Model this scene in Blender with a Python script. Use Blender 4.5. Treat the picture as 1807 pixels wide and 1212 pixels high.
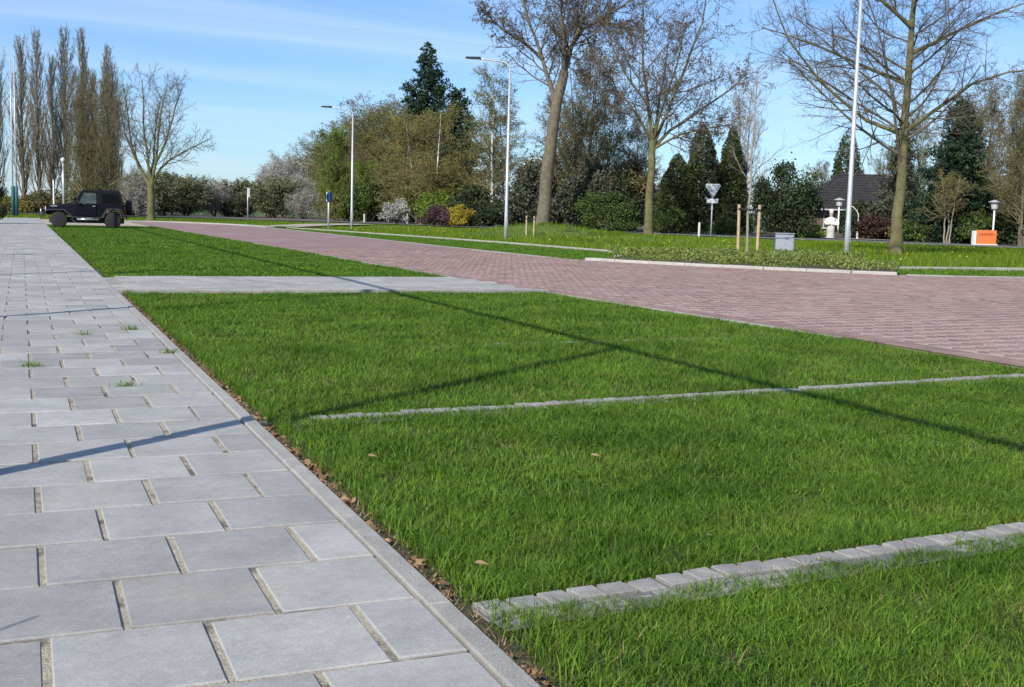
import bpy, math, random
import numpy as np
from mathutils import Vector, Matrix
rad = math.radians
for o in list(bpy.data.objects): bpy.data.objects.remove(o)
scene = bpy.context.scene
COL = scene.collection
rng = np.random.default_rng(11)
random.seed(11)

# ------------------------------------------------------------------ camera, sky, sun, exposure
cd = bpy.data.cameras.new('camera'); cam = bpy.data.objects.new('camera', cd); COL.objects.link(cam)
cd.sensor_width = 36.0; cd.lens = 2050.0 / 1807.0 * 36.0; cd.clip_start = 0.05; cd.clip_end = 6000
Rm = Matrix(((0.92192767, 0.01915320, -0.38688826), (-0.38649983, 0.11208718, -0.91545308), (0.02583136, 0.99351377, 0.11073898)))
# columns of Rm: camera right, up and back, in world axes (x across, y along the pavement, z up)
cam.matrix_world = Matrix.Translation((0, 0, 1.10)) @ Matrix((
    (0.92192767, 0.01915320, -0.38688826, 0), (-0.38649983, 0.11208718, -0.91545308, 0),
    (0.02583136, 0.99351377, 0.11073898, 0), (0, 0, 0, 1)))
scene.camera = cam
SUN_EL, SUN_AZ = rad(37), math.atan2(-0.785, -0.62)
w = bpy.data.worlds.new('World'); scene.world = w; w.use_nodes = True
nt = w.node_tree; nt.nodes.clear()
N = nt.nodes.new; L = nt.links.new
out = N('ShaderNodeOutputWorld'); bg = N('ShaderNodeBackground'); sky = N('ShaderNodeTexSky')
sky.sky_type = 'NISHITA'; sky.sun_disc = False; sky.sun_elevation = SUN_EL; sky.sun_rotation = SUN_AZ
sky.altitude = 30; sky.air_density = 1.0; sky.dust_density = 0.4; sky.ozone_density = 2.2
tc = N('ShaderNodeTexCoord'); sep = N('ShaderNodeSeparateXYZ'); L(tc.outputs['Generated'], sep.inputs[0])
addz = N('ShaderNodeMath'); addz.operation = 'ADD'; addz.inputs[1].default_value = 0.12; L(sep.outputs[2], addz.inputs[0])
dx = N('ShaderNodeMath'); dx.operation = 'DIVIDE'; L(sep.outputs[0], dx.inputs[0]); L(addz.outputs[0], dx.inputs[1])
dy = N('ShaderNodeMath'); dy.operation = 'DIVIDE'; L(sep.outputs[1], dy.inputs[0]); L(addz.outputs[0], dy.inputs[1])
comb = N('ShaderNodeCombineXYZ'); L(dx.outputs[0], comb.inputs[0]); L(dy.outputs[0], comb.inputs[1])
mp = N('ShaderNodeMapping'); mp.inputs['Rotation'].default_value = (0, 0, rad(28)); mp.inputs['Scale'].default_value = (0.32, 1.5, 1); L(comb.outputs[0], mp.inputs[0])
nz = N('ShaderNodeTexNoise'); nz.inputs['Scale'].default_value = 1.25; nz.inputs['Detail'].default_value = 5; nz.inputs['Roughness'].default_value = 0.55; nz.inputs['Distortion'].default_value = 0.8; L(mp.outputs[0], nz.inputs[0])
cr = N('ShaderNodeValToRGB'); cr.color_ramp.elements[0].position = 0.36; cr.color_ramp.elements[0].color = (0, 0, 0, 1); cr.color_ramp.elements[1].position = 0.72; cr.color_ramp.elements[1].color = (0.48, 0.48, 0.48, 1); L(nz.outputs[0], cr.inputs[0])
tint = N('ShaderNodeMixRGB'); tint.blend_type = 'MULTIPLY'; tint.inputs[0].default_value = 1; tint.inputs[2].default_value = (0.60, 0.79, 1.08, 1); L(sky.outputs[0], tint.inputs[1])
mix = N('ShaderNodeMixRGB'); mix.inputs[2].default_value = (5.0, 6.2, 7.6, 1); L(cr.outputs[0], mix.inputs[0]); L(tint.outputs[0], mix.inputs[1])
bg.inputs[1].default_value = 0.112; L(mix.outputs[0], bg.inputs[0]); L(bg.outputs[0], out.inputs[0])
sl = bpy.data.lights.new('sun', 'SUN'); sl.energy = 4.2; sl.angle = rad(0.53); sl.color = (1.0, 0.94, 0.85)
sun = bpy.data.objects.new('sun', sl); COL.objects.link(sun); sun.location = (-20, -16, 30)
sd = Vector((math.sin(SUN_AZ) * math.cos(SUN_EL), math.cos(SUN_AZ) * math.cos(SUN_EL), math.sin(SUN_EL)))
sun.rotation_euler = (-sd).to_track_quat('-Z', 'Y').to_euler()
vs = scene.view_settings; vs.view_transform = 'Standard'; vs.look = 'None'; vs.exposure = 0.35; vs.gamma = 1.0; vs.use_curve_mapping = False

# ------------------------------------------------------------------ helpers
def np_mesh(name, V, F, smooth=False, attrs=None):
    V = np.asarray(V, np.float32).reshape(-1, 3); me = bpy.data.meshes.new(name)
    F = [np.asarray(f, np.int32) for f in (F if isinstance(F, list) else [F])]; F = [f for f in F if f.size]
    me.vertices.add(len(V)); me.vertices.foreach_set('co', V.ravel())
    tot = np.concatenate([np.full(len(f), f.shape[1], np.int32) for f in F]); idx = np.concatenate([f.ravel() for f in F])
    me.loops.add(len(idx)); me.loops.foreach_set('vertex_index', idx)
    me.polygons.add(len(tot)); st = np.concatenate([[0], np.cumsum(tot)[:-1]]).astype(np.int32)
    me.polygons.foreach_set('loop_start', st); me.polygons.foreach_set('loop_total', tot)
    me.polygons.foreach_set('use_smooth', np.full(len(tot), smooth))
    for k, a in (attrs or {}).items():
        at = me.attributes.new(k, 'FLOAT', 'POINT'); at.data.foreach_set('value', np.asarray(a, np.float32))
    me.update(calc_edges=True); me.validate()
    return me
def link(name, me, mat=None, parent=None, loc=None, rz=0):
    o = bpy.data.objects.new(name, me); COL.objects.link(o)
    if mat is not None and me is not None and len(me.materials) == 0: me.materials.append(mat)
    if parent is not None: o.parent = parent
    if loc is not None: o.location = loc
    if rz: o.rotation_euler = (0, 0, rz)
    return o
def tag(o, label=None, cat=None, group=None, kind=None):
    if label: o['label'] = label
    if cat: o['category'] = cat
    if group: o['group'] = group
    if kind: o['kind'] = kind
    return o
def empty(name, loc, rz=0, label=None, cat=None, group=None):
    o = bpy.data.objects.new(name, None); COL.objects.link(o); o.location = loc; o.rotation_euler = (0, 0, rz); o.empty_display_size = 0.3
    return tag(o, label, cat, group)
def copy_tree(o, parent=None):
    c = o.copy(); COL.objects.link(c)
    if parent is not None: c.parent = parent
    for ch in list(o.children): copy_tree(ch, c)
    return c
class MB:
    def __init__(s): s.V = []; s.F = {}; s.n = 0
    def add(s, V, faces):
        V = np.asarray(V, float).reshape(-1, 3)
        for f in faces: s.F.setdefault(len(f), []).append([i + s.n for i in f])
        s.V.append(V); s.n += len(V); return s
    def box(s, c, d, rz=0, bev=0, ry=0):
        hx, hy, hz = d[0] / 2, d[1] / 2, d[2] / 2
        if bev:
            b = bev
            P = [(-hx, -hy, -hz), (hx, -hy, -hz), (hx, hy, -hz), (-hx, hy, -hz), (-hx, -hy, hz - b), (hx, -hy, hz - b), (hx, hy, hz - b), (-hx, hy, hz - b), (-hx + b, -hy + b, hz), (hx - b, -hy + b, hz), (hx - b, hy - b, hz), (-hx + b, hy - b, hz)]
            F = [(3, 2, 1, 0), (0, 1, 5, 4), (1, 2, 6, 5), (2, 3, 7, 6), (3, 0, 4, 7), (4, 5, 9, 8), (5, 6, 10, 9), (6, 7, 11, 10), (7, 4, 8, 11), (8, 9, 10, 11)]
        else:
            P = [(-hx, -hy, -hz), (hx, -hy, -hz), (hx, hy, -hz), (-hx, hy, -hz), (-hx, -hy, hz), (hx, -hy, hz), (hx, hy, hz), (-hx, hy, hz)]
            F = [(3, 2, 1, 0), (0, 1, 5, 4), (1, 2, 6, 5), (2, 3, 7, 6), (3, 0, 4, 7), (4, 5, 6, 7)]
        P = np.array(P)
        if ry: P = P @ np.array(Matrix.Rotation(ry, 3, 'Y')).T
        if rz: P = P @ np.array(Matrix.Rotation(rz, 3, 'Z')).T
        return s.add(P + np.array(c), F)
    def tube(s, pts, r, n=8, cap=True):
        pts = np.asarray(pts, float); m = len(pts); r = np.full(m, r) if np.isscalar(r) else np.asarray(r, float)
        t = np.gradient(pts, axis=0); t /= np.linalg.norm(t, axis=1)[:, None] + 1e-9
        ref = np.array([0.0, 0, 1]) if abs(t[:, 2]).mean() < 0.8 else np.array([1.0, 0, 0])
        u = np.cross(t, ref); u /= np.linalg.norm(u, axis=1)[:, None] + 1e-9; v = np.cross(t, u)
        a = np.arange(n) * 2 * np.pi / n
        V = pts[:, None] + r[:, None, None] * (np.cos(a)[None, :, None] * u[:, None] + np.sin(a)[None, :, None] * v[:, None])
        F = [(i * n + j, i * n + (j + 1) % n, (i + 1) * n + (j + 1) % n, (i + 1) * n + j) for i in range(m - 1) for j in range(n)]
        if cap: F += [tuple(range(n))[::-1], tuple((m - 1) * n + j for j in range(n))]
        return s.add(V, F)
    def lathe(s, prof, c=(0, 0, 0), n=16):   # prof: (radius, z)
        a = np.arange(n) * 2 * np.pi / n
        V = np.array([[(r * math.cos(q), r * math.sin(q), z) for q in a] for r, z in prof]).reshape(-1, 3) + np.array(c)
        m = len(prof)
        F = [(i * n + j, i * n + (j + 1) % n, (i + 1) * n + (j + 1) % n, (i + 1) * n + j) for i in range(m - 1) for j in range(n)]
        F += [tuple(range(n))[::-1], tuple((m - 1) * n + j for j in range(n))]
        return s.add(V, F)
    def prism(s, pts, y0, y1):     # outline in the x-z plane pushed along y
        n = len(pts); V = [(x, y0, z) for x, z in pts] + [(x, y1, z) for x, z in pts]
        F = [tuple(range(n)), tuple(range(2 * n - 1, n - 1, -1))] + [(i, i + n, (i + 1) % n + n, (i + 1) % n) for i in range(n)]
        return s.add(V, F)
    def build(s, name, mat, parent=None, smooth=False, bevel=0):
        me = np_mesh(name, np.concatenate(s.V), [np.array(v) for v in s.F.values()], smooth)
        o = link(name, me, mat, parent)
        if bevel:
            m = o.modifiers.new('bevel', 'BEVEL'); m.width = bevel; m.segments = 2; m.limit_method = 'ANGLE'
        return o
def vnoise(x, y, s, seed=0):
    g = np.random.default_rng(seed).random((64, 64)); x = np.asarray(x) / s + 1000; y = np.asarray(y) / s + 1000
    i = np.floor(x).astype(int); j = np.floor(y).astype(int); fx = x - i; fy = y - j; fx = fx * fx * (3 - 2 * fx); fy = fy * fy * (3 - 2 * fy)
    G = lambda a, b: g[a % 64, b % 64]
    return (G(i, j) * (1 - fx) + G(i + 1, j) * fx) * (1 - fy) + (G(i, j + 1) * (1 - fx) + G(i + 1, j + 1) * fx) * fy
def inpoly(x, y, poly):
    c = np.zeros(len(x), bool); n = len(poly)
    for i in range(n):
        x1, y1 = poly[i]; x2, y2 = poly[(i + 1) % n]
        k = ((y1 > y) != (y2 > y)) & (x < (x2 - x1) * (y - y1) / ((y2 - y1) or 1e-9) + x1); c ^= k
    return c
def sheet(name, pts, z, mat, kind='structure', parent=None):
    me = np_mesh(name, [(x, y, z) for x, y in pts], np.array([list(range(len(pts)))])); o = link(name, me, mat, parent)
    if kind: o['kind'] = kind
    return o

# ------------------------------------------------------------------ materials
def material(name, c1, c2=None, scale=4.0, rough=0.8, bump=0.0, bscale=40.0, metal=0.0, tone=None, translucent=0.0, spots=None, coat=0.0, detail=6.0, ramp=(0.3, 0.7), rand=0.0, spec=0.5, coords='Object', grain=None):
    m = bpy.data.materials.new(name); m.use_nodes = True; t = m.node_tree; b = t.nodes['Principled BSDF']
    nn = t.nodes.new; ll = t.links.new
    b.inputs['Roughness'].default_value = rough; b.inputs['Metallic'].default_value = metal; b.inputs['Coat Weight'].default_value = coat
    b.inputs['Specular IOR Level'].default_value = spec
    co = nn('ShaderNodeTexCoord'); vec = co.outputs['Object']
    if coords == 'World': vec = nn('ShaderNodeNewGeometry').outputs['Position']
    col = None
    if c2 is None:
        rgb = nn('ShaderNodeRGB'); rgb.outputs[0].default_value = (*c1, 1); col = rgb.outputs[0]
    else:
        rp = nn('ShaderNodeValToRGB'); rp.color_ramp.elements[0].position = ramp[0]; rp.color_ramp.elements[1].position = ramp[1]
        rp.color_ramp.elements[0].color = (*c1, 1); rp.color_ramp.elements[1].color = (*c2, 1); col = rp.outputs[0]
        if tone == 'attr':
            at = nn('ShaderNodeAttribute'); at.attribute_name = 'tone'; src = at.outputs['Fac']
            nz = nn('ShaderNodeTexNoise'); nz.inputs['Scale'].default_value = scale; nz.inputs['Detail'].default_value = 3; ll(vec, nz.inputs[0])
            a = nn('ShaderNodeMath'); a.operation = 'MULTIPLY_ADD'; a.inputs[1].default_value = 0.6; ll(src, a.inputs[0])
            b2 = nn('ShaderNodeMath'); b2.operation = 'MULTIPLY_ADD'; b2.inputs[1].default_value = 0.9; b2.inputs[2].default_value = -0.25; ll(nz.outputs[0], b2.inputs[0]); ll(b2.outputs[0], a.inputs[2]); ll(a.outputs[0], rp.inputs[0])
        else:
            nz = nn('ShaderNodeTexNoise'); nz.inputs['Scale'].default_value = scale; nz.inputs['Detail'].default_value = detail; nz.inputs['Roughness'].default_value = 0.6; ll(vec, nz.inputs[0]); ll(nz.outputs[0], rp.inputs[0])
    if rand:
        oi = nn('ShaderNodeObjectInfo'); ge = nn('ShaderNodeNewGeometry')
        s = nn('ShaderNodeMath'); s.operation = 'ADD'; ll(oi.outputs['Random'], s.inputs[0]); ll(ge.outputs['Random Per Island'], s.inputs[1])
        fr = nn('ShaderNodeMath'); fr.operation = 'FRACT'; ll(s.outputs[0], fr.inputs[0])
        mr = nn('ShaderNodeMapRange'); mr.inputs['To Min'].default_value = 1 - rand; mr.inputs['To Max'].default_value = 1 + rand; ll(fr.outputs[0], mr.inputs['Value'])
        mu = nn('ShaderNodeVectorMath'); mu.operation = 'SCALE'; ll(col, mu.inputs[0]); ll(mr.outputs[0], mu.inputs['Scale']); col = mu.outputs[0]
    if spots:   # (colour, scale, lo, hi): worn or sandy patches
        nz2 = nn('ShaderNodeTexNoise'); nz2.inputs['Scale'].default_value = spots[1]; nz2.inputs['Detail'].default_value = 8; nz2.inputs['Roughness'].default_value = 0.65
        vv = nn('ShaderNodeNewGeometry').outputs['Position']; ll(vv, nz2.inputs[0])
        r2 = nn('ShaderNodeValToRGB'); r2.color_ramp.elements[0].position = spots[2]; r2.color_ramp.elements[1].position = spots[3]; r2.color_ramp.elements[0].color = (0, 0, 0, 1); r2.color_ramp.elements[1].color = (spots[4],) * 3 + (1,)
        ll(nz2.outputs[0], r2.inputs[0]); mx = nn('ShaderNodeMixRGB'); ll(r2.outputs[0], mx.inputs[0]); ll(col, mx.inputs[1]); mx.inputs[2].default_value = (*spots[0], 1); col = mx.outputs[0]
    if grain:   # (scale, low, high, distortion): fine mineral grain multiplied over the colour
        for gs, glo, ghi in grain:
            ng = nn('ShaderNodeTexNoise'); ng.inputs['Scale'].default_value = gs; ng.inputs['Detail'].default_value = 4; ng.inputs['Roughness'].default_value = 0.7; ll(vec, ng.inputs[0])
            mg = nn('ShaderNodeMapRange'); mg.inputs['From Min'].default_value = 0.3; mg.inputs['From Max'].default_value = 0.7; mg.inputs['To Min'].default_value = glo; mg.inputs['To Max'].default_value = ghi; ll(ng.outputs[0], mg.inputs['Value'])
            mv = nn('ShaderNodeVectorMath'); mv.operation = 'SCALE'; ll(col, mv.inputs[0]); ll(mg.outputs[0], mv.inputs['Scale']); col = mv.outputs[0]
    ll(col, b.inputs['Base Color'])
    if bump:
        nb = nn('ShaderNodeTexNoise'); nb.inputs['Scale'].default_value = bscale; nb.inputs['Detail'].default_value = 6; ll(vec, nb.inputs[0])
        bp = nn('ShaderNodeBump'); bp.inputs['Strength'].default_value = bump; bp.inputs['Distance'].default_value = 0.02; ll(nb.outputs[0], bp.inputs['Height']); ll(bp.outputs[0], b.inputs['Normal'])
    if translucent:
        tr = nn('ShaderNodeBsdfTranslucent'); ll(col, tr.inputs['Color']); ms = nn('ShaderNodeMixShader'); ms.inputs[0].default_value = translucent
        ll(b.outputs[0], ms.inputs[1]); ll(tr.outputs[0], ms.inputs[2]); ll(ms.outputs[0], t.nodes['Material Output'].inputs['Surface'])
    return m
M = {}
M['field'] = material('field_grass', (0.045, 0.085, 0.02), (0.08, 0.13, 0.03), 0.15, 0.95, coords='World')
M['soil'] = material('lawn_soil', (0.035, 0.042, 0.014), (0.075, 0.068, 0.03), 9, 0.95, 0.6, 60, coords='World')
M['verge'] = material('verge_turf', (0.06, 0.10, 0.012), (0.11, 0.155, 0.022), 1.2, 0.95, 0.5, 20, coords='World')
M['sand'] = material('joint_sand', (0.31, 0.27, 0.20), (0.47, 0.42, 0.33), 25, 0.95, 0.6, 120, coords='World', spots=((0.09, 0.085, 0.055), 4.0, 0.50, 0.60, 0.85))
M['tile'] = material('concrete_tile', (0.268, 0.265, 0.25), (0.38, 0.372, 0.347), 3.5, 0.92, 0.14, 420, rand=0.17, detail=12, coords='World', grain=((140, 0.80, 1.2), (26, 0.9, 1.1)), spots=((0.37, 0.34, 0.29), 1.7, 0.52, 0.70, 0.55))
M['edging'] = material('edging_concrete', (0.28, 0.268, 0.24), (0.385, 0.37, 0.33), 9, 0.9, 0.4, 150, rand=0.08, coords='World', grain=((150, 0.8, 1.2),))
M['sett'] = material('granite_sett', (0.235, 0.227, 0.21), (0.345, 0.33, 0.305), 16, 0.9, 0.4, 160, rand=0.14, coords='World', grain=((180, 0.8, 1.2),))
M['mortar'] = material('sett_mortar', (0.12, 0.12, 0.118), (0.20, 0.195, 0.185), 30, 0.95, 0.5, 90, coords='World')
M['brick'] = material('clinker_brick', (0.245, 0.152, 0.130), (0.325, 0.212, 0.182), 3.0, 0.85, 0.3, 120, rand=0.22, coords='World', grain=((0.35, 0.85, 1.1), (60, 0.88, 1.12)), spots=((0.40, 0.33, 0.29), 0.8, 0.52, 0.72, 0.45))
M['bricksand'] = material('brick_joint_sand', (0.36, 0.285, 0.24), (0.45, 0.365, 0.30), 8, 0.95, 0.4, 80, coords='World')
M['brickfar'] = material('far_brick_paving', (0.22, 0.142, 0.128), (0.295, 0.195, 0.172), 1.6, 0.9, 0.3, 40, coords='World', spots=((0.44, 0.365, 0.325), 0.55, 0.52, 0.72, 0.6))
M['asphalt'] = material('asphalt', (0.10, 0.10, 0.105), (0.14, 0.14, 0.145), 1.5, 0.9, coords='World')
M['paint'] = material('road_paint', (0.62, 0.62, 0.60), (0.75, 0.75, 0.72), 5, 0.7)
M['kerb'] = material('pale_kerb', (0.34, 0.32, 0.28), (0.46, 0.43, 0.38), 3, 0.9, 0.3, 60, rand=0.07, coords='World')
M['dirt'] = material('bed_soil', (0.07, 0.05, 0.03), (0.13, 0.09, 0.055), 6, 0.95, 0.6, 40, coords='World')
M['sandy'] = material('sandy_shoulder', (0.34, 0.29, 0.22), (0.45, 0.40, 0.31), 0.8, 0.95, coords='World')
M['grass'] = material('grass_blades', (0.015, 0.064, 0.003), (0.190, 0.325, 0.032), 1.6, 0.5, tone='attr', translucent=0.22, ramp=(0.05, 1.0), coords='World', spec=0.14, spots=((0.21, 0.19, 0.05), 2.6, 0.54, 0.74, 0.5))
M['tallgrass'] = material('verge_grass_blades', (0.055, 0.13, 0.006), (0.25, 0.33, 0.035), 0.35, 0.8, tone='attr', translucent=0.3, ramp=(0.05, 0.95), coords='World', spec=0.05)
M['dry'] = material('dry_leaf', (0.085, 0.045, 0.022), (0.36, 0.235, 0.12), 25, 0.8, tone='attr', ramp=(0.1, 0.9), coords='World')
M['dryone'] = material('tan_leaf', (0.30, 0.19, 0.09), (0.48, 0.35, 0.18), 25, 0.8, coords='World')
M['yellow'] = material('dandelion', (0.75, 0.55, 0.02), rough=0.7)
M['cover'] = material('groundcover_leaf', (0.085, 0.14, 0.02), (0.25, 0.285, 0.06), 1.5, 0.7, tone='attr', translucent=0.2, coords='World')
M['bark'] = material('grey_bark', (0.10, 0.08, 0.055), (0.19, 0.16, 0.11), 4, 0.95, 0.8, 14)
M['barkolive'] = material('algae_bark', (0.075, 0.068, 0.028), (0.19, 0.17, 0.075), 3, 0.95, 0.8, 14)
M['barkwhite'] = material('birch_bark', (0.16, 0.14, 0.12), (0.72, 0.69, 0.62), 5, 0.8, 0.3, 20, ramp=(0.36, 0.46))
M['twig'] = material('grey_brown_twig', (0.085, 0.068, 0.05), (0.17, 0.145, 0.105), 2, 0.95)
M['twigred'] = material('dark_red_twig', (0.085, 0.066, 0.05), (0.165, 0.135, 0.10), 2, 0.95)
M['twigolive'] = material('olive_twig', (0.13, 0.11, 0.05), (0.25, 0.21, 0.10), 1, 0.95)
M['twigpale'] = material('pale_twig', (0.20, 0.17, 0.13), (0.36, 0.32, 0.26), 1, 0.95)
def leafmat(n, a, b, tr=0.2): M[n] = material(n, a, b, 0.6, 0.65, tone='attr', translucent=tr, ramp=(0.1, 0.9), spec=0.3)
leafmat('leaf_green', (0.03, 0.055, 0.012), (0.12, 0.165, 0.035)); leafmat('leaf_mid', (0.10, 0.125, 0.05), (0.27, 0.29, 0.15)); leafmat('leaf_bright', (0.07, 0.13, 0.012), (0.20, 0.28, 0.035))
leafmat('leaf_olive', (0.085, 0.09, 0.02), (0.23, 0.225, 0.055)); leafmat('leaf_gold', (0.11, 0.10, 0.022), (0.28, 0.25, 0.06))
leafmat('leaf_dark', (0.016, 0.028, 0.010), (0.065, 0.09, 0.034), 0.1); leafmat('leaf_conifer', (0.008, 0.022, 0.012), (0.03, 0.065, 0.03), 0.05)
leafmat('leaf_thuja', (0.020, 0.034, 0.009), (0.085, 0.10, 0.028), 0.1); leafmat('leaf_brown', (0.075, 0.062, 0.024), (0.19, 0.16, 0.065), 0.1)
leafmat('blossom', (0.22, 0.22, 0.18), (0.62, 0.60, 0.55)); leafmat('leaf_purple', (0.05, 0.025, 0.03), (0.16, 0.09, 0.10)); leafmat('leaf_yellow', (0.20, 0.16, 0.015), (0.52, 0.40, 0.04))
leafmat('leaf_redbrown', (0.03, 0.014, 0.012), (0.09, 0.05, 0.035), 0.1); leafmat('bud', (0.075, 0.055, 0.04), (0.18, 0.14, 0.10), 0.1); leafmat('leaf_hedge', (0.02, 0.028, 0.014), (0.075, 0.085, 0.04), 0.1); leafmat('leaf_grey', (0.035, 0.042, 0.025), (0.12, 0.125, 0.075), 0.1)
M['galv'] = material('galvanised_steel', (0.46, 0.47, 0.48), (0.60, 0.61, 0.62), 3, 0.45, metal=0.35)
M['lamphead'] = material('dark_lamp_head', (0.02, 0.022, 0.028), rough=0.4)
M['lampglass'] = material('lamp_glass', (0.55, 0.56, 0.55), rough=0.2)
M['signback'] = material('sign_back_grey', (0.40, 0.42, 0.43), (0.48, 0.50, 0.51), 6, 0.6)
M['blue'] = material('sign_blue', (0.02, 0.10, 0.32), rough=0.5)
M['white'] = material('white_paint', (0.72, 0.71, 0.67), (0.80, 0.79, 0.76), 6, 0.6)
M['whitestone'] = material('white_stone', (0.60, 0.58, 0.50), (0.76, 0.74, 0.66), 5, 0.85)
M['apron'] = material('grey_apron', (0.42, 0.41, 0.38), (0.52, 0.51, 0.47), 5, 0.85)
M['skin'] = material('painted_face', (0.50, 0.34, 0.26), rough=0.7)
M['orange'] = material('orange_board', (0.78, 0.17, 0.04), (0.84, 0.22, 0.06), 4, 0.55)
M['inkred'] = material('dark_red_lettering', (0.22, 0.02, 0.015), rough=0.6)
M['greybox'] = material('cabinet_grey', (0.30, 0.31, 0.35), (0.36, 0.37, 0.41), 5, 0.6)
M['dark'] = material('dark_gap', (0.03, 0.03, 0.032), rough=0.8)
M['wood'] = material('stake_wood', (0.40, 0.29, 0.17), (0.55, 0.42, 0.27), 7, 0.85, 0.3, 40)
M['strap'] = material('black_strap', (0.015, 0.015, 0.015), rough=0.8)
M['roof'] = material('dark_roof_tile', (0.018, 0.017, 0.018), (0.036, 0.034, 0.035), 3, 0.7)
M['wallbrick'] = material('house_brick', (0.10, 0.07, 0.055), (0.17, 0.12, 0.095), 6, 0.9)
M['glass'] = material('window_glass', (0.03, 0.04, 0.05), rough=0.08)
M['teal'] = material('teal_post', (0.03, 0.11, 0.12), (0.045, 0.14, 0.15), 4, 0.6)
M['carpaint'] = material('black_car_paint', (0.008, 0.009, 0.014), rough=0.3, coat=0.0, spec=0.10)
M['carplastic'] = material('black_plastic', (0.035, 0.035, 0.036), rough=0.5)
M['hardtop'] = material('hardtop_black', (0.012, 0.012, 0.014), rough=0.55, spec=0.15)
M['tyre'] = material('tyre_rubber', (0.014, 0.013, 0.012), (0.03, 0.027, 0.024), 8, 0.85)
M['rim'] = material('dark_rim', (0.06, 0.06, 0.06), rough=0.4, metal=0.6)
M['chrome'] = material('bright_metal', (0.62, 0.61, 0.60), rough=0.25, metal=0.8)
M['carglass'] = material('car_glass', (0.10, 0.13, 0.14), (0.02, 0.028, 0.03), 3.0, 0.06)
M['tintglass'] = material('tinted_glass', (0.004, 0.005, 0.007), rough=0.2, spec=0.15)
M['redlamp'] = material('red_lamp', (0.25, 0.01, 0.01), rough=0.3)

# ------------------------------------------------------------------ the ground and the paved surfaces
ZL = -0.065                                        # level of the lawn soil
g = sheet('ground', [(-3000, -400), (3000, -400), (3000, 5000), (-3000, 5000)], -0.14, M['field'])
def hmap(x, y):
    m = 0.66 * np.exp(-(((x - 25.6) / 3.4) ** 2 + ((y - 57.0) / 3.0) ** 2)) + 0.22 * np.exp(-(((x - 28.5) / 4.5) ** 2 + ((y - 52.0) / 5.0) ** 2))
    return -0.075 + m + 0.10 * (vnoise(x, y, 3.2, 5) - 0.5) * np.clip((x - 18) / 4, 0, 1)
gx, gy = np.meshgrid(np.linspace(6, 48, 85), np.linspace(18, 112, 140))
idx = np.arange(85 * 140).reshape(140, 85)
vg = np_mesh('verge', np.stack([gx, gy, hmap(gx, gy) - 0.02], -1), np.stack([idx[:-1, :-1], idx[:-1, 1:], idx[1:, 1:], idx[1:, :-1]], -1).reshape(-1, 4), True)
tag(link('verge', vg, M['verge']), kind='structure')
NEAR = [(7.62, -6), (7.60, 9.4), (7.42, 12.3), (7.22, 15.8), (7.05, 20), (6.95, 33), (6.6, 55), (6.3, 73)]
FAR = [(40, 18.0), (27, 18.9), (20.84, 19.83), (18.9, 20.35), (17.6, 21.2), (16.2, 22.7), (14.8, 24.7), (13.6, 26.7), (13.05, 30), (12.95, 36), (13.1, 52), (13.1, 66), (12.4, 73)]
ROAD = NEAR + [(6.5, 80), (9.5, 80.5)] + FAR[::-1] + [(40, 9), (24, 8.5), (18.5, 5), (16.5, -6)]
rb = sheet('brick_road', ROAD, -0.0430, M['bricksand'])
far_road = [(7.05, 20), (6.95, 33), (6.6, 55), (6.3, 73), (6.5, 80), (9.5, 80.5), (12.4, 73), (13.1, 66), (13.1, 52), (12.95, 36)]
fr = [p for p in far_road if p[1] > 34.5]; fr = [(6.93, 34)] + fr + [(12.98, 34)]
sheet('distant_paving', fr, -0.0385, M['brickfar'], kind=None, parent=rb)
# herringbone clinkers at about 41 degrees to the kerb: the nearest are parts of their own, the rest one mass
BL, BW, BG, BZ = 0.21, 0.105, 0.0055, -0.040
ang = rad(-41); ca, sa = math.cos(ang), math.sin(ang)
cells = []
U = BW
kk, jj = np.meshgrid(np.arange(-420, 520), np.arange(-420, 520), indexing='ij')
# unit-square herringbone: horizontal brick at (i,j) when (i-j)%4==0, vertical brick at (i,j) when (i-j)%4==3 below it
mh = ((kk - jj) % 4) == 0; mv = ((kk - jj) % 4) == 3
hx, hy = (kk[mh] + 1.0) * U, (jj[mh] + 0.5) * U
vx, vy = (kk[mv] + 0.5) * U, (jj[mv] + 0.0) * U
bx = np.concatenate([hx, vx]); by = np.concatenate([hy, vy]); bo = np.concatenate([np.zeros(len(hx)), np.ones(len(vx))])
wx = 12 + bx * ca - by * sa; wy = 16 + bx * sa + by * ca
inset = [(x + 0.34, y) for x, y in NEAR if y < 34] + [(7.3, 34.4), (12.7, 34.4)] + [(x - 0.12, y - 0.16) for x, y in FAR[::-1] if y < 34] + [(30, 9), (24, 8.5), (18.5, 5)]
ok = (wy > 5.2) & (wy < 33.9) & (wx < 27); wx, wy, bo = wx[ok], wy[ok], bo[ok]
ok = inpoly(wx, wy, inset); wx, wy, bo = wx[ok], wy[ok], bo[ok]
sc = wy * 0.915 + wx * 0.387
pxx = 903.5 + 2050 * (0.9219 * wx - 0.3865 * wy) / (0.387 * wx + 0.9155 * wy)
inview = (pxx < 1830)
order = np.argsort(np.where(inview, sc, sc + 1000)); near = order[:300]; rest = order[300:]
bm = MB().box((0, 0, -0.02), (BL - BG, BW - BG, 0.04), bev=0.004); bme = np_mesh('brick', np.concatenate(bm.V), [np.array(v) for v in bm.F.values()]); bme.materials.append(M['brick'])
for i in near:
    o = link('brick', bme, None, rb, (wx[i], wy[i], BZ + rng.normal(0, 0.0012)), ang + (math.pi / 2 if bo[i] else 0))
q = np.array([(-1, -1), (1, -1), (1, 1), (-1, 1)], float)
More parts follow.
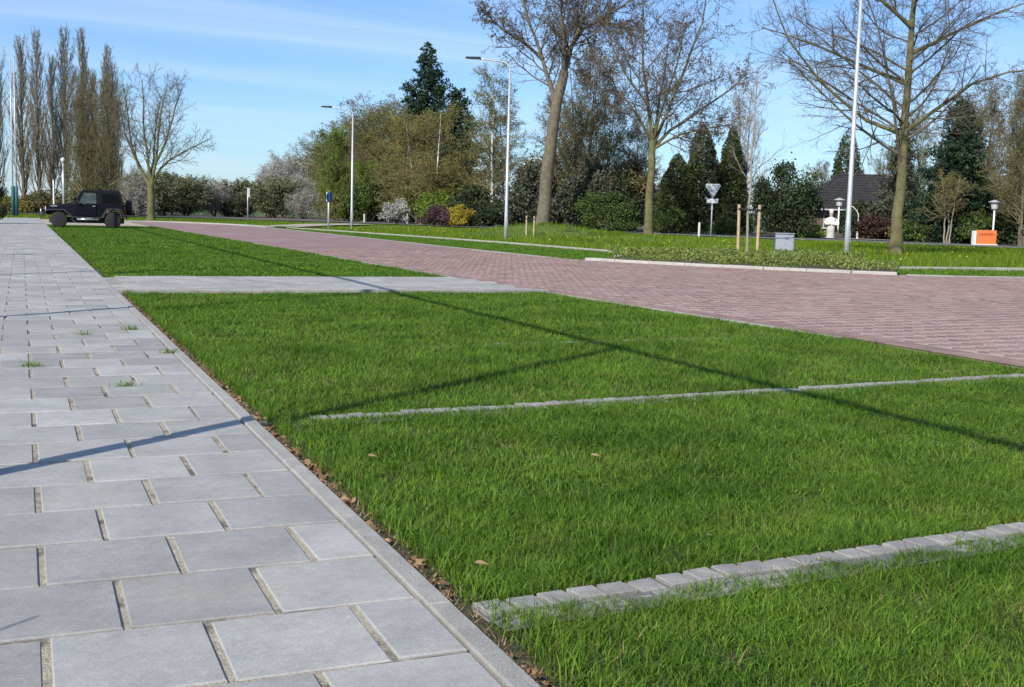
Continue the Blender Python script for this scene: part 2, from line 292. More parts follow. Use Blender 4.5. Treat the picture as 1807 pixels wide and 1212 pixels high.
def brick_mass(wx, wy, rot, l, wd, z, name, mat, parent):
    n = len(wx); zz = z + rng.normal(0, 0.0012, n)
    c, s = np.cos(rot), np.sin(rot); lx = q[:, 0] * l / 2; ly = q[:, 1] * wd / 2
    X = wx[:, None] + c[:, None] * lx - s[:, None] * ly; Y = wy[:, None] + s[:, None] * lx + c[:, None] * ly
    top = np.stack([X, Y, np.repeat(zz[:, None], 4, 1)], -1); bot = top.copy(); bot[..., 2] -= 0.03
    V = np.concatenate([top, bot], 1).reshape(-1, 3); b = np.arange(n)[:, None] * 8
    F = np.concatenate([b + f for f in np.array([(0, 1, 2, 3), (4, 5, 1, 0), (5, 6, 2, 1), (6, 7, 3, 2), (7, 4, 0, 3)])])
    return tag(link(name, np_mesh(name, V, F), mat, parent), kind='stuff')
brick_mass(wx[rest], wy[rest], ang + np.where(bo[rest] > 0, math.pi / 2, 0), BL - BG, BW - BG, BZ, 'brick_field', M['brick'], rb)
# straight courses along the near edge of the road
ex, ey, er = [], [], []
def poly_at(P, y): return np.interp(y, [p[1] for p in P], [p[0] for p in P])
yy = np.arange(3.0, 34, 0.212)
for k in range(3): ex.append(poly_at(NEAR, yy) + 0.06 + 0.107 * k); ey.append(yy + 0.1 * (k % 2)); er.append(np.full(len(yy), math.pi / 2 + 0.012))
brick_mass(np.concatenate(ex), np.concatenate(ey), np.concatenate(er), BL - BG, BW - BG, BZ + 0.001, 'edge_course', M['brick'], rb)
def pieces(name, P, width, ztop, h, step, mat, parent, gap=0.006, bev=0.006, parts=True, ymax=1e9):
    """kerb or edging stones laid end to end along a polyline"""
    P = np.array(P, float); seg = np.linalg.norm(np.diff(P, axis=0), axis=1); s = np.concatenate([[0], np.cumsum(seg)]); n = max(1, int(s[-1] / step))
    a = np.linspace(0, s[-1], n + 1); X = np.interp(a, s, P[:, 0]); Y = np.interp(a, s, P[:, 1]); mass = MB(); me = None
    for i in range(n):
        dx_, dy_ = X[i + 1] - X[i], Y[i + 1] - Y[i]; l = math.hypot(dx_, dy_); c = ((X[i] + X[i + 1]) / 2, (Y[i] + Y[i + 1]) / 2, ztop - h / 2 + random.gauss(0, 0.0015)); r = math.atan2(dy_, dx_)
        if parts and c[1] < ymax: MB().box((0, 0, 0), (l - gap, width, h), bev=bev).build(name, mat, parent).matrix_local = Matrix.Translation(c) @ Matrix.Rotation(r, 4, 'Z')
        else: mass.box(c, (l - gap, width, h), rz=r, bev=bev)
    if mass.n: tag(mass.build(name + '_run', mat, parent), kind='stuff')
NE = [(x - 0.05, y) for x, y in NEAR]
ne = sheet('road_edging', [(7.48, -6), (7.60, -6), (7.58, 9.4), (7.40, 12.3)], -0.10, M['dirt']); pieces('edging_stone', NE[1:-1], 0.05, -0.036, 0.12, 1.0, M['edging'], ne, ymax=17)
kb = sheet('kerb', [(13.4, 27.0), (13.6, 27.1), (18, 21.2), (17.9, 21.0)], -0.10, M['dirt'])
KERB = [(18.25, 20.9), (17.66, 21.32), (16.28, 22.76), (14.9, 24.74), (13.72, 26.75), (13.6, 27.2)]
pieces('kerb_stone', KERB, 0.30, 0.02, 0.14, 0.95, M['kerb'], kb, bev=0.02)
fe = sheet('strip_edging', [(13.0, 36), (13.12, 36), (13.2, 52), (13.1, 52)], -0.10, M['dirt'])
pieces('edging_stone', [(13.15, 28.5), (13.02, 36), (13.15, 52), (13.15, 66)], 0.10, -0.028, 0.10, 1.0, M['edging'], fe, parts=False)
pieces('edging_stone', [(40, 18.08), (27, 18.98), (20.84, 19.92), (19.2, 20.3), (18.4, 20.75)], 0.10, -0.022, 0.10, 1.0, M['edging'], fe, parts=False)
le = sheet('verge_edging', [(17.8, 33.3), (17.95, 33.3), (17.3, 43), (17.15, 43)], -0.12, M['dirt'])
pieces('edging_stone', [(15.6, 29.4), (17.9, 33.0), (17.5, 43.5), (16.6, 51.6), (15.5, 60), (14.3, 68)], 0.16, 0.0, 0.12, 1.0, M['kerb'], le, parts=False)
pieces('edging_stone', [(20.3, 25.2), (20.8, 24.2), (25.3, 24.1), (40, 23.2)], 0.14, -0.01, 0.12, 1.0, M['kerb'], le, parts=False)
ke = sheet('bend_kerb', [(7.2, 82), (7.4, 82.2), (10, 80), (9.9, 79.8)], -0.10, M['dirt'])
pieces('kerb_stone', [(4.4, 80.6), (7.0, 80.9), (9.6, 80.3), (11.3, 76.8), (12.6, 73.2), (13.3, 68)], 0.5, 0.03, 0.16, 1.0, M['kerb'], ke, parts=False)
# the asphalt road behind the verge
GR = np.array([(72, -8), (61, 20), (50, 47), (44, 61.5), (38, 76), (32, 90.5), (26, 103), (17, 113), (4, 118), (-24, 123), (-90, 135)], float)
def offset(P, d):
    t = np.gradient(P, axis=0); t /= np.linalg.norm(t, axis=1)[:, None]; return P + d * np.stack([t[:, 1], -t[:, 0]], -1)
def band(name, P, d0, d1, z, mat, kind='structure', parent=None):
    A, B = offset(P, d0), offset(P, d1); n = len(P); V = np.concatenate([np.c_[A, np.full(n, z)], np.c_[B, np.full(n, z)]]); i = np.arange(n - 1)
    o = link(name, np_mesh(name, V, np.stack([i, i + n, i + n + 1, i + 1], -1)), mat, parent)
    if kind: o['kind'] = kind
    return o
fine = np.stack([np.interp(np.linspace(0, 10, 80), np.arange(11), GR[:, k]) for k in (0, 1)], -1)
ar = band('asphalt_road', fine, 0, 7.0, -0.02, M['asphalt'])
band('edge_line', fine, 0.25, 0.42, -0.014, M['paint'], None, ar); band('edge_line', fine, 6.5, 6.67, -0.014, M['paint'], None, ar)
fp = band('footpath', fine, 8.6, 10.4, 0.02, M['kerb'])
band('garden_soil', fine, 10.41, 46, -0.03, M['dirt'])
sheet('sandy_shoulder', [(13.6, 70), (14.5, 74), (19, 84), (24, 92), (26, 90), (20, 80), (15.5, 70)], 0.005, M['sandy'])
# lawn soil, bays of grass paving between kerb and road
sheet('lawn', [(1.10, -4), (7.56, -4), (7.56, 9.4), (7.37, 12.3), (7.17, 15.8), (7.0, 20), (6.9, 33), (6.55, 55), (6.4, 64), (1.10, 64)], ZL, M['soil'])
sheet('paved_corner', [(1.12, 64), (6.35, 64), (6.28, 80.4), (-1.1, 86.0), (1.12, 80)], -0.045, M['sandy'])
# pavement: grey concrete slabs in half bond, a thin edging band at the lawn side
pv = sheet('sidewalk', [(-1.15, -3), (1.019, -3), (1.019, 86), (-1.15, 86)], -0.007, M['sand'])
TX, TY, KX, KY, GXJ, GYJ = 0.3975, 0.432, 1.030, 3.078, 0.020, 0.019
def tile_me(l):
    b = MB().box((0, 0, -0.02), (l - GXJ, TY - GYJ, 0.04), bev=0.004); m = np_mesh('tile', np.concatenate(b.V), [np.array(v) for v in b.F.values()]); m.materials.append(M['tile']); return m
tfull, thalf = tile_me(TX), tile_me(TX / 2); mass = MB(); ntile = 0
for r in range(-4, 190):
    yc = KY + (r + 0.5) * TY; half = r % 2 != 0; x = KX
    jx = random.gauss(0, 0.003)
    if half: lens = [TX / 2] + [TX] * 5
    else: lens = [TX] * 5 + [TX / 2]
    for l in lens:
        xc = x - l / 2; x -= l
        z = random.gauss(0, 0.0014); rz = random.gauss(0, 0.0035)
        if yc < 1.6 and xc < -0.8: pass
        if yc < 19.5:
            o = link('tile', tfull if l == TX else thalf, None, pv, (xc + random.gauss(0, 0.0015), yc + random.gauss(0, 0.001), z), rz); o.rotation_euler[1] = random.gauss(0, 0.0025); ntile += 1
        else: mass.box((xc, yc, z - 0.02), (l - GXJ, TY - GYJ, 0.04), bev=0.004)
tag(mass.build('tile_run', M['tile'], pv), kind='stuff')
ek = sheet('sidewalk_edging', [(1.0, -3), (1.10, -3), (1.10, 86), (1.0, 86)], -0.10, M['dirt'])
pieces('edging_stone', [(1.068, -1.0), (1.068, 86)], 0.072, 0.004, 0.14, 1.0, M['edging'], ek, gap=0.004, bev=0.006, ymax=16)
# cross path of the same slabs
cp = sheet('cross_path', [(1.11, 15.84), (7.2, 15.76), (7.02, 18.98), (1.11, 18.8)], -0.034, M['sand']); mass = MB()
for i in range(16):
    for j in range(8):
        x = 1.30 + i * 0.3975 + (0.2 if j % 2 else 0); y = 16.02 + j * 0.392
        if x < 7.02 - (y - 15.8) * 0.05: mass.box((x, y, -0.03 + random.gauss(0, 0.0015)), (0.388, 0.384, 0.04), bev=0.004)
tag(mass.build('path_tiles', M['tile'], cp), kind='stuff')
pieces('edging_stone', [(1.12, 15.80), (7.2, 15.74)], 0.07, 0.0, 0.12, 1.0, M['edging'], cp)
# sett strips that divide the parking bays
SP = [((1.20, 3.035), (7.5, 3.59)), ((1.13, 6.24), (7.5, 6.79)), ((1.14, 9.46), (7.5, 9.72))]
sett_mes = []
for k in range(6):
    b = MB().box((0, 0, -0.04), (0.086 + 0.006 * random.random(), 0.090 + 0.008 * random.random(), 0.08), bev=0.004); V = np.concatenate(b.V); V += rng.normal(0, 0.0016, V.shape)
    m = np_mesh('sett', V, [np.array(v) for v in b.F.values()]); m.materials.append(M['sett']); sett_mes.append(m)
for si, (a, b) in enumerate(SP):
    a, b = np.array(a), np.array(b); t = (b - a) / np.linalg.norm(b - a); nrm = np.array([-t[1], t[0]]); ln = np.linalg.norm(b - a)
    c = [a + nrm * 0.06, b + nrm * 0.06, b - nrm * 0.17, a - nrm * 0.17]
    st = sheet('sett_strip', [tuple(p) for p in c], (-0.050, -0.060, -0.063)[si], M['mortar'])
    mass = MB()
    for row in range(2):
        s = 0.05 + 0.03 * row
        while s < ln:
            p = a + t * s - nrm * 0.104 * row; zrow = -0.012 * row; rz = math.atan2(t[1], t[0]) + random.gauss(0, 0.03); z = -0.038 + zrow + random.gauss(0, 0.0025) - (0, 0.008 if p[0] > 1.5 else 0.028, 0.020 if 3.9 < p[0] < 6.3 else 0.032)[si]
            if si < 2: link('sett', random.choice(sett_mes), None, st, (p[0], p[1] + random.gauss(0, 0.003), z), rz)
            else: mass.box((p[0], p[1], z - 0.04), (0.1, 0.1, 0.08), rz=rz, bev=0.006)
            s += 0.107 + random.gauss(0, 0.003)
    if mass.n: tag(mass.build('setts', M['sett'], st), kind='stuff')

# rough ground on the other side of the pavement, under the ball fence
sheet('fence_verge', [(-9, -4), (-1.16, -4), (-1.16, 88), (-9, 88)], -0.05, M['verge'])
# ------------------------------------------------------------------ grass
def sett_dist(x, y):
    d = []
    for (a, b) in SP: d.append(y - (a[1] + (b[1] - a[1]) * (x - a[0]) / (b[0] - a[0])))
    return d
def blades(x, y, z, h, wd, seg, tone, lean=0.45):
    n = len(x); az = rng.uniform(0, 2 * np.pi, n); ln = h * rng.uniform(0.05, lean, n) * 1.6; sx, sy = np.cos(az + np.pi / 2 + rng.normal(0, 0.6, n)), np.sin(az + np.pi / 2 + rng.normal(0, 0.6, n))
    ox, oy = np.cos(az) * ln, np.sin(az) * ln; B = np.stack([x, y, z], -1); S = np.stack([sx, sy, 0 * sx], -1) * (wd / 2)[:, None]
    tip = B + np.stack([ox, oy, h], -1)
    if seg == 1:
        V = np.stack([B - S, B + S, tip], 1).reshape(-1, 3); i = np.arange(n)[:, None] * 3; return V, [i + np.array([[0, 1, 2]])], np.repeat(tone, 3)
    mid = B + np.stack([ox * 0.32, oy * 0.32, h * 0.6], -1)
    V = np.stack([B - S, B + S, mid + S * 0.8, mid - S * 0.8, tip], 1).reshape(-1, 3); i = np.arange(n)[:, None] * 5
    return V, [i + np.array([[0, 1, 2, 3]]), i + np.array([[3, 2, 4]])], np.repeat(tone, 5)
def join_blades(name, parts, mat, label=None):
    V = []; F = {3: [], 4: []}; T = []; n = 0
    for v, fs, t in parts:
        for f in fs: F[f.shape[1]].append(f + n)
        V.append(v); T.append(t); n += len(v)
    me = np_mesh(name, np.concatenate(V), [np.concatenate(f) for f in F.values() if f], False, {'tone': np.concatenate(T)})
    return tag(link(name, me, mat), label, 'grass' if label else None, kind='stuff')
def in_frame(x, y, m=0.9):
    dep = 0.387 * x + 0.9155 * y; lat = 0.9219 * x - 0.3865 * y
    return (np.abs(lat) < dep * 0.4407 + m) & (dep > 1.6)
parts = []
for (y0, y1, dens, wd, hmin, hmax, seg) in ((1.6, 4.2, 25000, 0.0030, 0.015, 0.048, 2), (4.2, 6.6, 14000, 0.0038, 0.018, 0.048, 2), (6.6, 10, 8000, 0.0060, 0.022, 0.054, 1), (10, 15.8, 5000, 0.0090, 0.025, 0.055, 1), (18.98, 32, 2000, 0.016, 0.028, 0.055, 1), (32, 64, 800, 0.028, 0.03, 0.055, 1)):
    area = (7.55 - 1.13) * (y1 - y0); n = int(area * dens); x = rng.uniform(1.13, 7.55, n); y = rng.uniform(y0, y1, n)
    k = in_frame(x, y, 1.7) & (x < poly_at(NEAR, y) - 0.07 + 0.05 * rng.random(n))
    edge = 1.185 + 0.10 * vnoise(x * 0, y, 0.35, 3) + 0.03 * rng.random(n); k &= x > edge - 0.05 * (y > 12)
    d = sett_dist(x, y); o0 = 0.55 + 0.6 * vnoise(x, y, 0.3, 8)
    k &= ~((d[0] < 0.056) & (d[0] > -0.058 - 0.09 * vnoise(x, 0 * x, 0.22, 12) ** 2) & ((vnoise(x, 0 * x, 0.35, 22) > 0.17) | (d[0] > -0.02)))
    k &= ~((np.abs(d[1] + 0.02) < 0.055 * o0) & (x > 1.5) & (vnoise(x, 0 * x, 0.4, 14) > 0.12)); k &= ~((np.abs(d[2]) < 0.03 * o0) & (x > 3.8) & (x < 6.4) & (vnoise(x, 0 * x, 0.6, 15) > 0.25))
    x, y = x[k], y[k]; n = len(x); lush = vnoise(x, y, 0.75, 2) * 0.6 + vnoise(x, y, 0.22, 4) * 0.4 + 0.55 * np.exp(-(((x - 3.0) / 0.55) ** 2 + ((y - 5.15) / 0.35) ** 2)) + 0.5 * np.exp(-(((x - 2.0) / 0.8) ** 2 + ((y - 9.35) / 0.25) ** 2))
    thin = rng.random(n) < (0.25 + 1.05 * vnoise(x, y, 0.09, 6)); x, y, lush = x[thin], y[thin], lush[thin]; n = len(x)
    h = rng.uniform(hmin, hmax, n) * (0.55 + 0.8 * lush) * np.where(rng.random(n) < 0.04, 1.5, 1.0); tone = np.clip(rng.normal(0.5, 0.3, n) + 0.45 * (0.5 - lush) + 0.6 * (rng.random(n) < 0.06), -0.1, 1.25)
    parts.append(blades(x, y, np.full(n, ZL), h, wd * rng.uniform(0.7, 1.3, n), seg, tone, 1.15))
# longer straggling blades along kerb and setts
n = 5200; y = rng.uniform(1.9, 15.7, n) ** 1.0; x = 1.20 + np.abs(rng.normal(0, 0.05, n)); parts.append(blades(x, y, np.full(n, ZL), rng.uniform(0.04, 0.10, n), np.full(n, 0.0036), 2, rng.uniform(0.2, 1, n), 0.9))
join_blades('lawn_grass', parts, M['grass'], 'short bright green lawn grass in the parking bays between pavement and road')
n = 24000; y = rng.uniform(1.8, 15.6, n); x = rng.uniform(1.2, 7.5, n); k = in_frame(x, y, 0.3) & (vnoise(x, y, 0.5, 91) > 0.40); x, y = x[k], y[k]; n = len(x)
join_blades('dry_blades', [blades(x, y, np.full(n, ZL + 0.008), rng.uniform(0.012, 0.04, n), np.full(n, 0.0036), 1, rng.uniform(0.35, 1, n), 1.9)], M['dry'], 'withered straw coloured blades scattered through the lawn')
parts = []
# mown strip on the far side of the brick road
n = 110000; x = rng.uniform(13.1, 18, n); y = rng.uniform(27, 68, n); lim = np.interp(y, [27, 29.4, 33, 43.5, 51.6, 60, 68], [14.0, 15.4, 17.8, 17.4, 16.5, 15.4, 14.2]); k = (x < lim) & (x > 13.15) & in_frame(x, y, 1.5); x, y = x[k], y[k]; n = len(x)
parts.append(blades(x, y, hmap(x, y) - 0.02, rng.uniform(0.04, 0.08, n), rng.uniform(0.02, 0.04, n), 1, np.clip(rng.normal(0.45, 0.2, n), 0, 1)))
n = 24000; x = rng.uniform(19, 34, n); y = rng.uniform(20, 24.2, n); k = (y > np.interp(x, [19, 20.8, 27, 40], [20.5, 20.1, 19.15, 18.2])) & in_frame(x, y, 1.5); x, y = x[k], y[k]; n = len(x)
parts.append(blades(x, y, hmap(x, y) - 0.02, rng.uniform(0.04, 0.08, n), rng.uniform(0.015, 0.03, n), 1, np.clip(rng.normal(0.45, 0.2, n), 0, 1)))
join_blades('strip_grass', parts, M['grass'], 'mown grass strip along the far side of the brick road')
VERGE = [(20.5, 24.4), (45, 23.5), (61, 20), (49.3, 47), (43.5, 61), (37.3, 76), (31.5, 90), (25.5, 102), (16.5, 112), (4, 117), (-10, 119.5), (-10, 82.5), (4, 82), (9, 81.5), (13.5, 70.5), (15.5, 61), (16.9, 52), (17.7, 44), (18.1, 34), (15.8, 29.6), (17, 26.5)]
n = 460000; x = rng.uniform(-10, 61, n); y = rng.uniform(20, 119, n); k = inpoly(x, y, VERGE) & in_frame(x, y, 2); x, y = x[k], y[k]
dep = 0.387 * x + 0.9155 * y; k = rng.random(len(x)) < np.clip(1.25 - dep / 120, 0.2, 1); x, y, dep = x[k], y[k], dep[k]; n = len(x)
lush = vnoise(x, y, 1.6, 31); h = rng.uniform(0.09, 0.2, n) * (0.5 + 1.1 * lush) * np.where(dep > 68, 0.5, 1); wdt = rng.uniform(0.02, 0.035, n) * (dep / 35) ** 0.8
vbl = [blades(x, y, hmap(x, y) - 0.03, h, wdt, 1, np.clip(rng.normal(0.45, 0.22, n) + 0.3 * (vnoise(x, y, 2.5, 44) - 0.5), 0, 1))]
n = 60000; x = rng.uniform(-7, -1.2, n); y = rng.uniform(0.5, 88, n) ** 1.0; k = rng.random(n) < np.clip(1.2 - y / 60, 0.15, 1); x, y = x[k], y[k]; n = len(x)
vbl.append(blades(x, y, np.full(n, -0.06), rng.uniform(0.06, 0.14, n), 0.012 + 0.0006 * y, 1, np.clip(rng.normal(0.45, 0.22, n), 0, 1)))
join_blades('verge_grass', vbl, M['tallgrass'], 'rough taller grass on the verge in front of the asphalt road')
def leafquads(C, size, aspect=0.6, flat=0.0):
    n = len(C); d = rng.normal(0, 1, (n, 3)); d[:, 2] *= (1 - flat); d /= np.linalg.norm(d, axis=1)[:, None] + 1e-9; e = rng.normal(0, 1, (n, 3)); e -= d * (e * d).sum(1)[:, None]; e /= np.linalg.norm(e, axis=1)[:, None] + 1e-9
    s = (np.full(n, size) if np.isscalar(size) else size)[:, None]
    V = np.stack([C - d * s / 2, C + e * s * aspect / 2, C + d * s / 2, C - e * s * aspect / 2], 1).reshape(-1, 3)
    return V, (np.arange(n)[:, None] * 4 + np.arange(4)), n
n = 1500; x = rng.uniform(15, 48, n); y = rng.uniform(24, 80, n); k = inpoly(x, y, VERGE) & in_frame(x, y, 1) & (vnoise(x, y, 2.2, 71) > 0.52); x, y = x[k], y[k]
V, F, n = leafquads(np.stack([x, y, hmap(x, y) + 0.12], -1), rng.uniform(0.03, 0.065, len(x)), 1.0, 0.0)
tag(link('dandelions', np_mesh('dandelions', V, F), M['yellow']), 'yellow dandelion flowers scattered over the verge', 'flowers', kind='stuff')
# low groundcover shrubs in the bed behind the far kerb
BED = [(13.95, 27.2), (15.05, 24.9), (16.45, 22.95), (17.8, 21.5), (18.5, 21.1), (19.4, 22.2), (20.6, 24.6), (22.6, 27.5), (22.5, 31.4), (19, 32.2), (16.4, 30.4)]
sheet('planting_bed', BED, -0.01, M['dirt'])
n = 60000; x = rng.uniform(13, 23, n); y = rng.uniform(20, 33, n); k = inpoly(x, y, BED) & (vnoise(x, y, 0.45, 66) > 0.3); x, y = x[k], y[k]; n = len(x); hgt = 0.05 + 0.24 * vnoise(x, y, 0.9, 9) * (0.4 + 0.6 * vnoise(x, y, 0.3, 10)) * 1.5
V, F, n = leafquads(np.stack([x, y, rng.random(n) ** 0.6 * hgt], -1), rng.uniform(0.04, 0.09, n), 0.6)
tag(link('groundcover_shrubs', np_mesh('groundcover_shrubs', V, F, False, {'tone': np.repeat(rng.random(n), 4)}), M['cover']), 'low yellow green groundcover shrubs in the bed behind the curved kerb', 'shrubs', kind='stuff')
# dead leaves and litter in the gutter beside the edging band
n = 4200; y = rng.uniform(1.9, 15.7, n); x = 1.115 + np.abs(rng.normal(0, 0.042, n)); k = vnoise(y * 0, y, 0.22, 40) > 0.28; x, y = x[k], y[k]
V, F, n = leafquads(np.stack([x, y, ZL + 0.006 + 0.02 * rng.random(len(x))], -1), 0.012 + 0.034 * rng.random(len(x)) ** 2.2, 0.65, 0.6); V[:, 2] = np.maximum(V[:, 2], ZL + 0.003)
tag(link('leaf_litter', np_mesh('leaf_litter', V, F, False, {'tone': np.repeat(rng.random(n), 4)}), M['dry']), 'brown dead leaf litter in the gutter beside the pavement edging', 'leaves', kind='stuff')
n = 3000; y = rng.uniform(1.9, 15.7, n); x = 1.12 + np.abs(rng.normal(0, 0.05, n)); join_blades('dry_straw', [blades(x, y, np.full(n, ZL + 0.01), rng.uniform(0.01, 0.03, n), np.full(n, 0.004), 1, rng.uniform(0.5, 1, n), 1.8)], M['dry'], 'thin dry straw lying along the pavement edging')
def dead_leaf(x, y, s, rz, label):
    a = np.array([(-1, 0, 0.0), (-0.55, 0.35, 0.12), (0.1, 0.42, 0.2), (0.6, 0.22, 0.1), (1, 0, 0.02), (0.55, -0.28, 0.14), (0.0, -0.4, 0.24), (-0.6, -0.3, 0.1), (-0.1, 0, 0.03)]) * s
    o = link('dead_leaf', np_mesh('dead_leaf', a, np.array([(i, (i + 1) % 8, 8) for i in range(8)])), M['dryone'], None, (x, y, ZL + 0.055), rz)
    o.rotation_euler[0] = 0.35; o.rotation_euler[1] = 0.25; tag(o, label, 'leaf', 'single dead leaves on the lawn')
for x, y, s, rz, lb in ((1.45, 5.02, 0.045, 0.4, 'tan dead leaf on the lawn nearest the second sett strip and pavement'), (1.66, 5.62, 0.05, 1.2, 'curled tan dead leaf just in front of the second sett strip'), (1.62, 4.42, 0.04, 2.0, 'upright tan dead leaf on the lawn in the middle of the first bay'), (2.22, 3.42, 0.035, 0.9, 'small tan dead leaf in the grass just behind the near sett strip'), (1.78, 6.75, 0.05, 2.6, 'pale dead leaf behind the second sett strip inside the pole shadow angle'), (2.45, 4.75, 0.04, 0.1, 'brown dead leaf in the open middle of the lawn'), (4.15, 6.75, 0.045, 1.6, 'whitish leaf by the long rail shadow behind the second sett strip'), (1.33, 3.35, 0.04, 0.2, 'brown dead leaf lying at the near end of the sett strip')):
    dead_leaf(x, y, s * 0.72, rz, lb)
def tuft(x, y, r, lb, n=60):
    a = rng.normal(0, r, n); b = rng.normal(0, r * 0.6, n); v, f, t = blades(a, b, np.full(n, -0.004), rng.uniform(0.02, 0.06, n), np.full(n, 0.005), 2, rng.uniform(0.3, 1, n), 1.3)
    tag(link('grass_tuft', np_mesh('grass_tuft', v, f, False, {'tone': t}), M['grass'], None, (x, y, 0)), lb, 'grass tuft', 'grass tufts growing in the slab joints')
tuft(0.045, 8.36, 0.04, 'green grass tuft in the slab joint near the left frame edge'); tuft(0.56, 7.33, 0.03, 'yellowish grass tuft in the middle of the pavement', 45); tuft(0.86, 10.7, 0.03, 'grass tuft in the slabs close to the edging band', 70); tuft(0.46, 10.3, 0.03, 'small flat tuft in the middle of the pavement beyond the yellowish one', 40); tuft(1.0, 8.95, 0.03, 'weed tuft on the edging band beside the lawn', 50)

# ------------------------------------------------------------------ trees
def normv(a): return a / (np.linalg.norm(a, axis=-1, keepdims=True) + 1e-9)
def tubes(P, R, k):
    n, m = P.shape[:2]; t = normv(np.gradient(P, axis=1)); ref = np.where(np.abs(t[:, :1, 2:3]).repeat(m, 1) < 0.85, np.array([0, 0, 1.0]), np.array([1.0, 0, 0]))
    u = normv(np.cross(t, ref)); v = np.cross(t, u); a = np.arange(k) * 2 * np.pi / k
    V = P[:, :, None] + R[:, :, None, None] * (np.cos(a)[:, None] * u[:, :, None] + np.sin(a)[:, None] * v[:, :, None])
    b = (np.arange(n) * m * k)[:, None, None] + (np.arange(m - 1) * k)[None, :, None] + np.arange(k)[None, None]; b2 = (np.arange(n) * m * k)[:, None, None] + (np.arange(m - 1) * k)[None, :, None] + ((np.arange(k) + 1) % k)[None, None]
    return V.reshape(-1, 3), np.stack([b, b2, b2 + k, b + k], -1).reshape(-1, 4)
def spawn(P, R, k, t0, t1, ang, asd, ratio, n, up, wob, rr, rmin=0.006, fall=0.5, side=None):
    N_, m = P.shape[:2]; idx = np.repeat(np.arange(N_), k); T = (np.tile((np.arange(k) + 0.5) / k, N_) + rng.uniform(-0.5, 0.5, N_ * k) / k) * (t1 - t0) + t0
    T = np.clip(T, 0, 0.999); f = T * (m - 1); i = f.astype(int); fr = (f - i)[:, None]
    pos = P[idx, i] * (1 - fr) + P[idx, i + 1] * fr; tan = normv(P[idx, i + 1] - P[idx, i]); rp = R[idx, i] * (1 - fr[:, 0]) + R[idx, i + 1] * fr[:, 0]
    Lp = np.linalg.norm(np.diff(P, axis=1), axis=2).sum(1)[idx]
    ref = np.where(np.abs(tan[:, 2:3]) < 0.9, np.array([0, 0, 1.0]), np.array([1.0, 0, 0])); u = normv(np.cross(tan, ref)); v = np.cross(tan, u)
    az = np.tile(np.arange(k) * 2.39996, N_) + rng.uniform(0, 6.28, N_)[idx] + rng.normal(0, 0.4, N_ * k); a = np.clip(rng.normal(ang, asd, N_ * k), 0.05, 2.2)
    d = np.cos(a)[:, None] * tan + np.sin(a)[:, None] * (np.cos(az)[:, None] * u + np.sin(az)[:, None] * v)
    Ln = Lp * ratio * (1 - fall * (T - t0) / max(t1 - t0, 1e-6)) * rng.uniform(0.65, 1.25, N_ * k)
    Q = np.zeros((N_ * k, n, 3)); Q[:, 0] = pos; st = (Ln / (n - 1))[:, None]
    for s in range(1, n):
        d = normv(d + np.array([0, 0, up]) + rng.normal(0, wob, d.shape)); Q[:, s] = Q[:, s - 1] + d * st
    r0 = np.maximum(rp * rr, rmin); RR = np.linspace(1, 0.35, n)[None] * r0[:, None]
    return Q, np.maximum(RR, rmin * 0.6)
def trunk_line(pts, r0, r1, n=10):
    pts = np.array(pts, float); s = np.linspace(0, len(pts) - 1, n); P = np.stack([np.interp(s, np.arange(len(pts)), pts[:, k]) for k in range(3)], -1)
    P[1:-1, :2] += rng.normal(0, 0.03, (n - 2, 2)); r = np.linspace(r0, r1, n) ; r[0] *= 1.25
    return P[None], r[None]
def merge(lst):
    V = []; F = []; n = 0
    for v, f in lst: V.append(v); F.append(f + n); n += len(v)
    return np.concatenate(V), np.concatenate(F)
def tips(Q, per, spread):
    n, m = Q.shape[:2]; i = rng.integers(0, n, n * per); t = rng.integers(0, m, n * per); return Q[i, t] + rng.normal(0, spread, (n * per, 3))
def tree_obj(name, trunk, crown, bark, twig, leaves=None, leafm=None, loc=(0, 0, 0), rz=0, scale=1.0, label=None, cat='tree', group=None):
    root = empty(name, loc, rz, label, cat, group); root.scale = (scale,) * 3
    V, F = merge([tubes(p, r, k) for p, r, k in trunk]); link('trunk', np_mesh('trunk', V, F, True), bark, root)
    c = None
    if crown: V, F = merge([tubes(p, r, k) for p, r, k in crown]); c = link('crown', np_mesh('crown', V, F, True), twig, root)
    if leaves is not None:
        C, size, asp = leaves; V, F, n = leafquads(C, size * rng.uniform(0.6, 1.4, len(C)), asp); tn = 0.5 * rng.random(n) + 0.5 * vnoise(C[:, 0] + 0.7 * C[:, 2], C[:, 1] + C[:, 2], 0.9, 17)
        lv = link('leaves' if c else 'crown', np_mesh('leaves', V, F, False, {'tone': np.repeat(tn, 4)}), leafm, c or root)
    return root
ROT = -0.399                                       # local x runs across the view
GRD = -0.06
def place(root, x, y, s, rz, label, group=None, first=False, sx=1.0):
    o = root if first else copy_tree(root); o.location = (x, y, GRD); o.scale = (s * sx, s * sx, s); o.rotation_euler = (0, 0, rz); tag(o, label, 'tree', group); return o
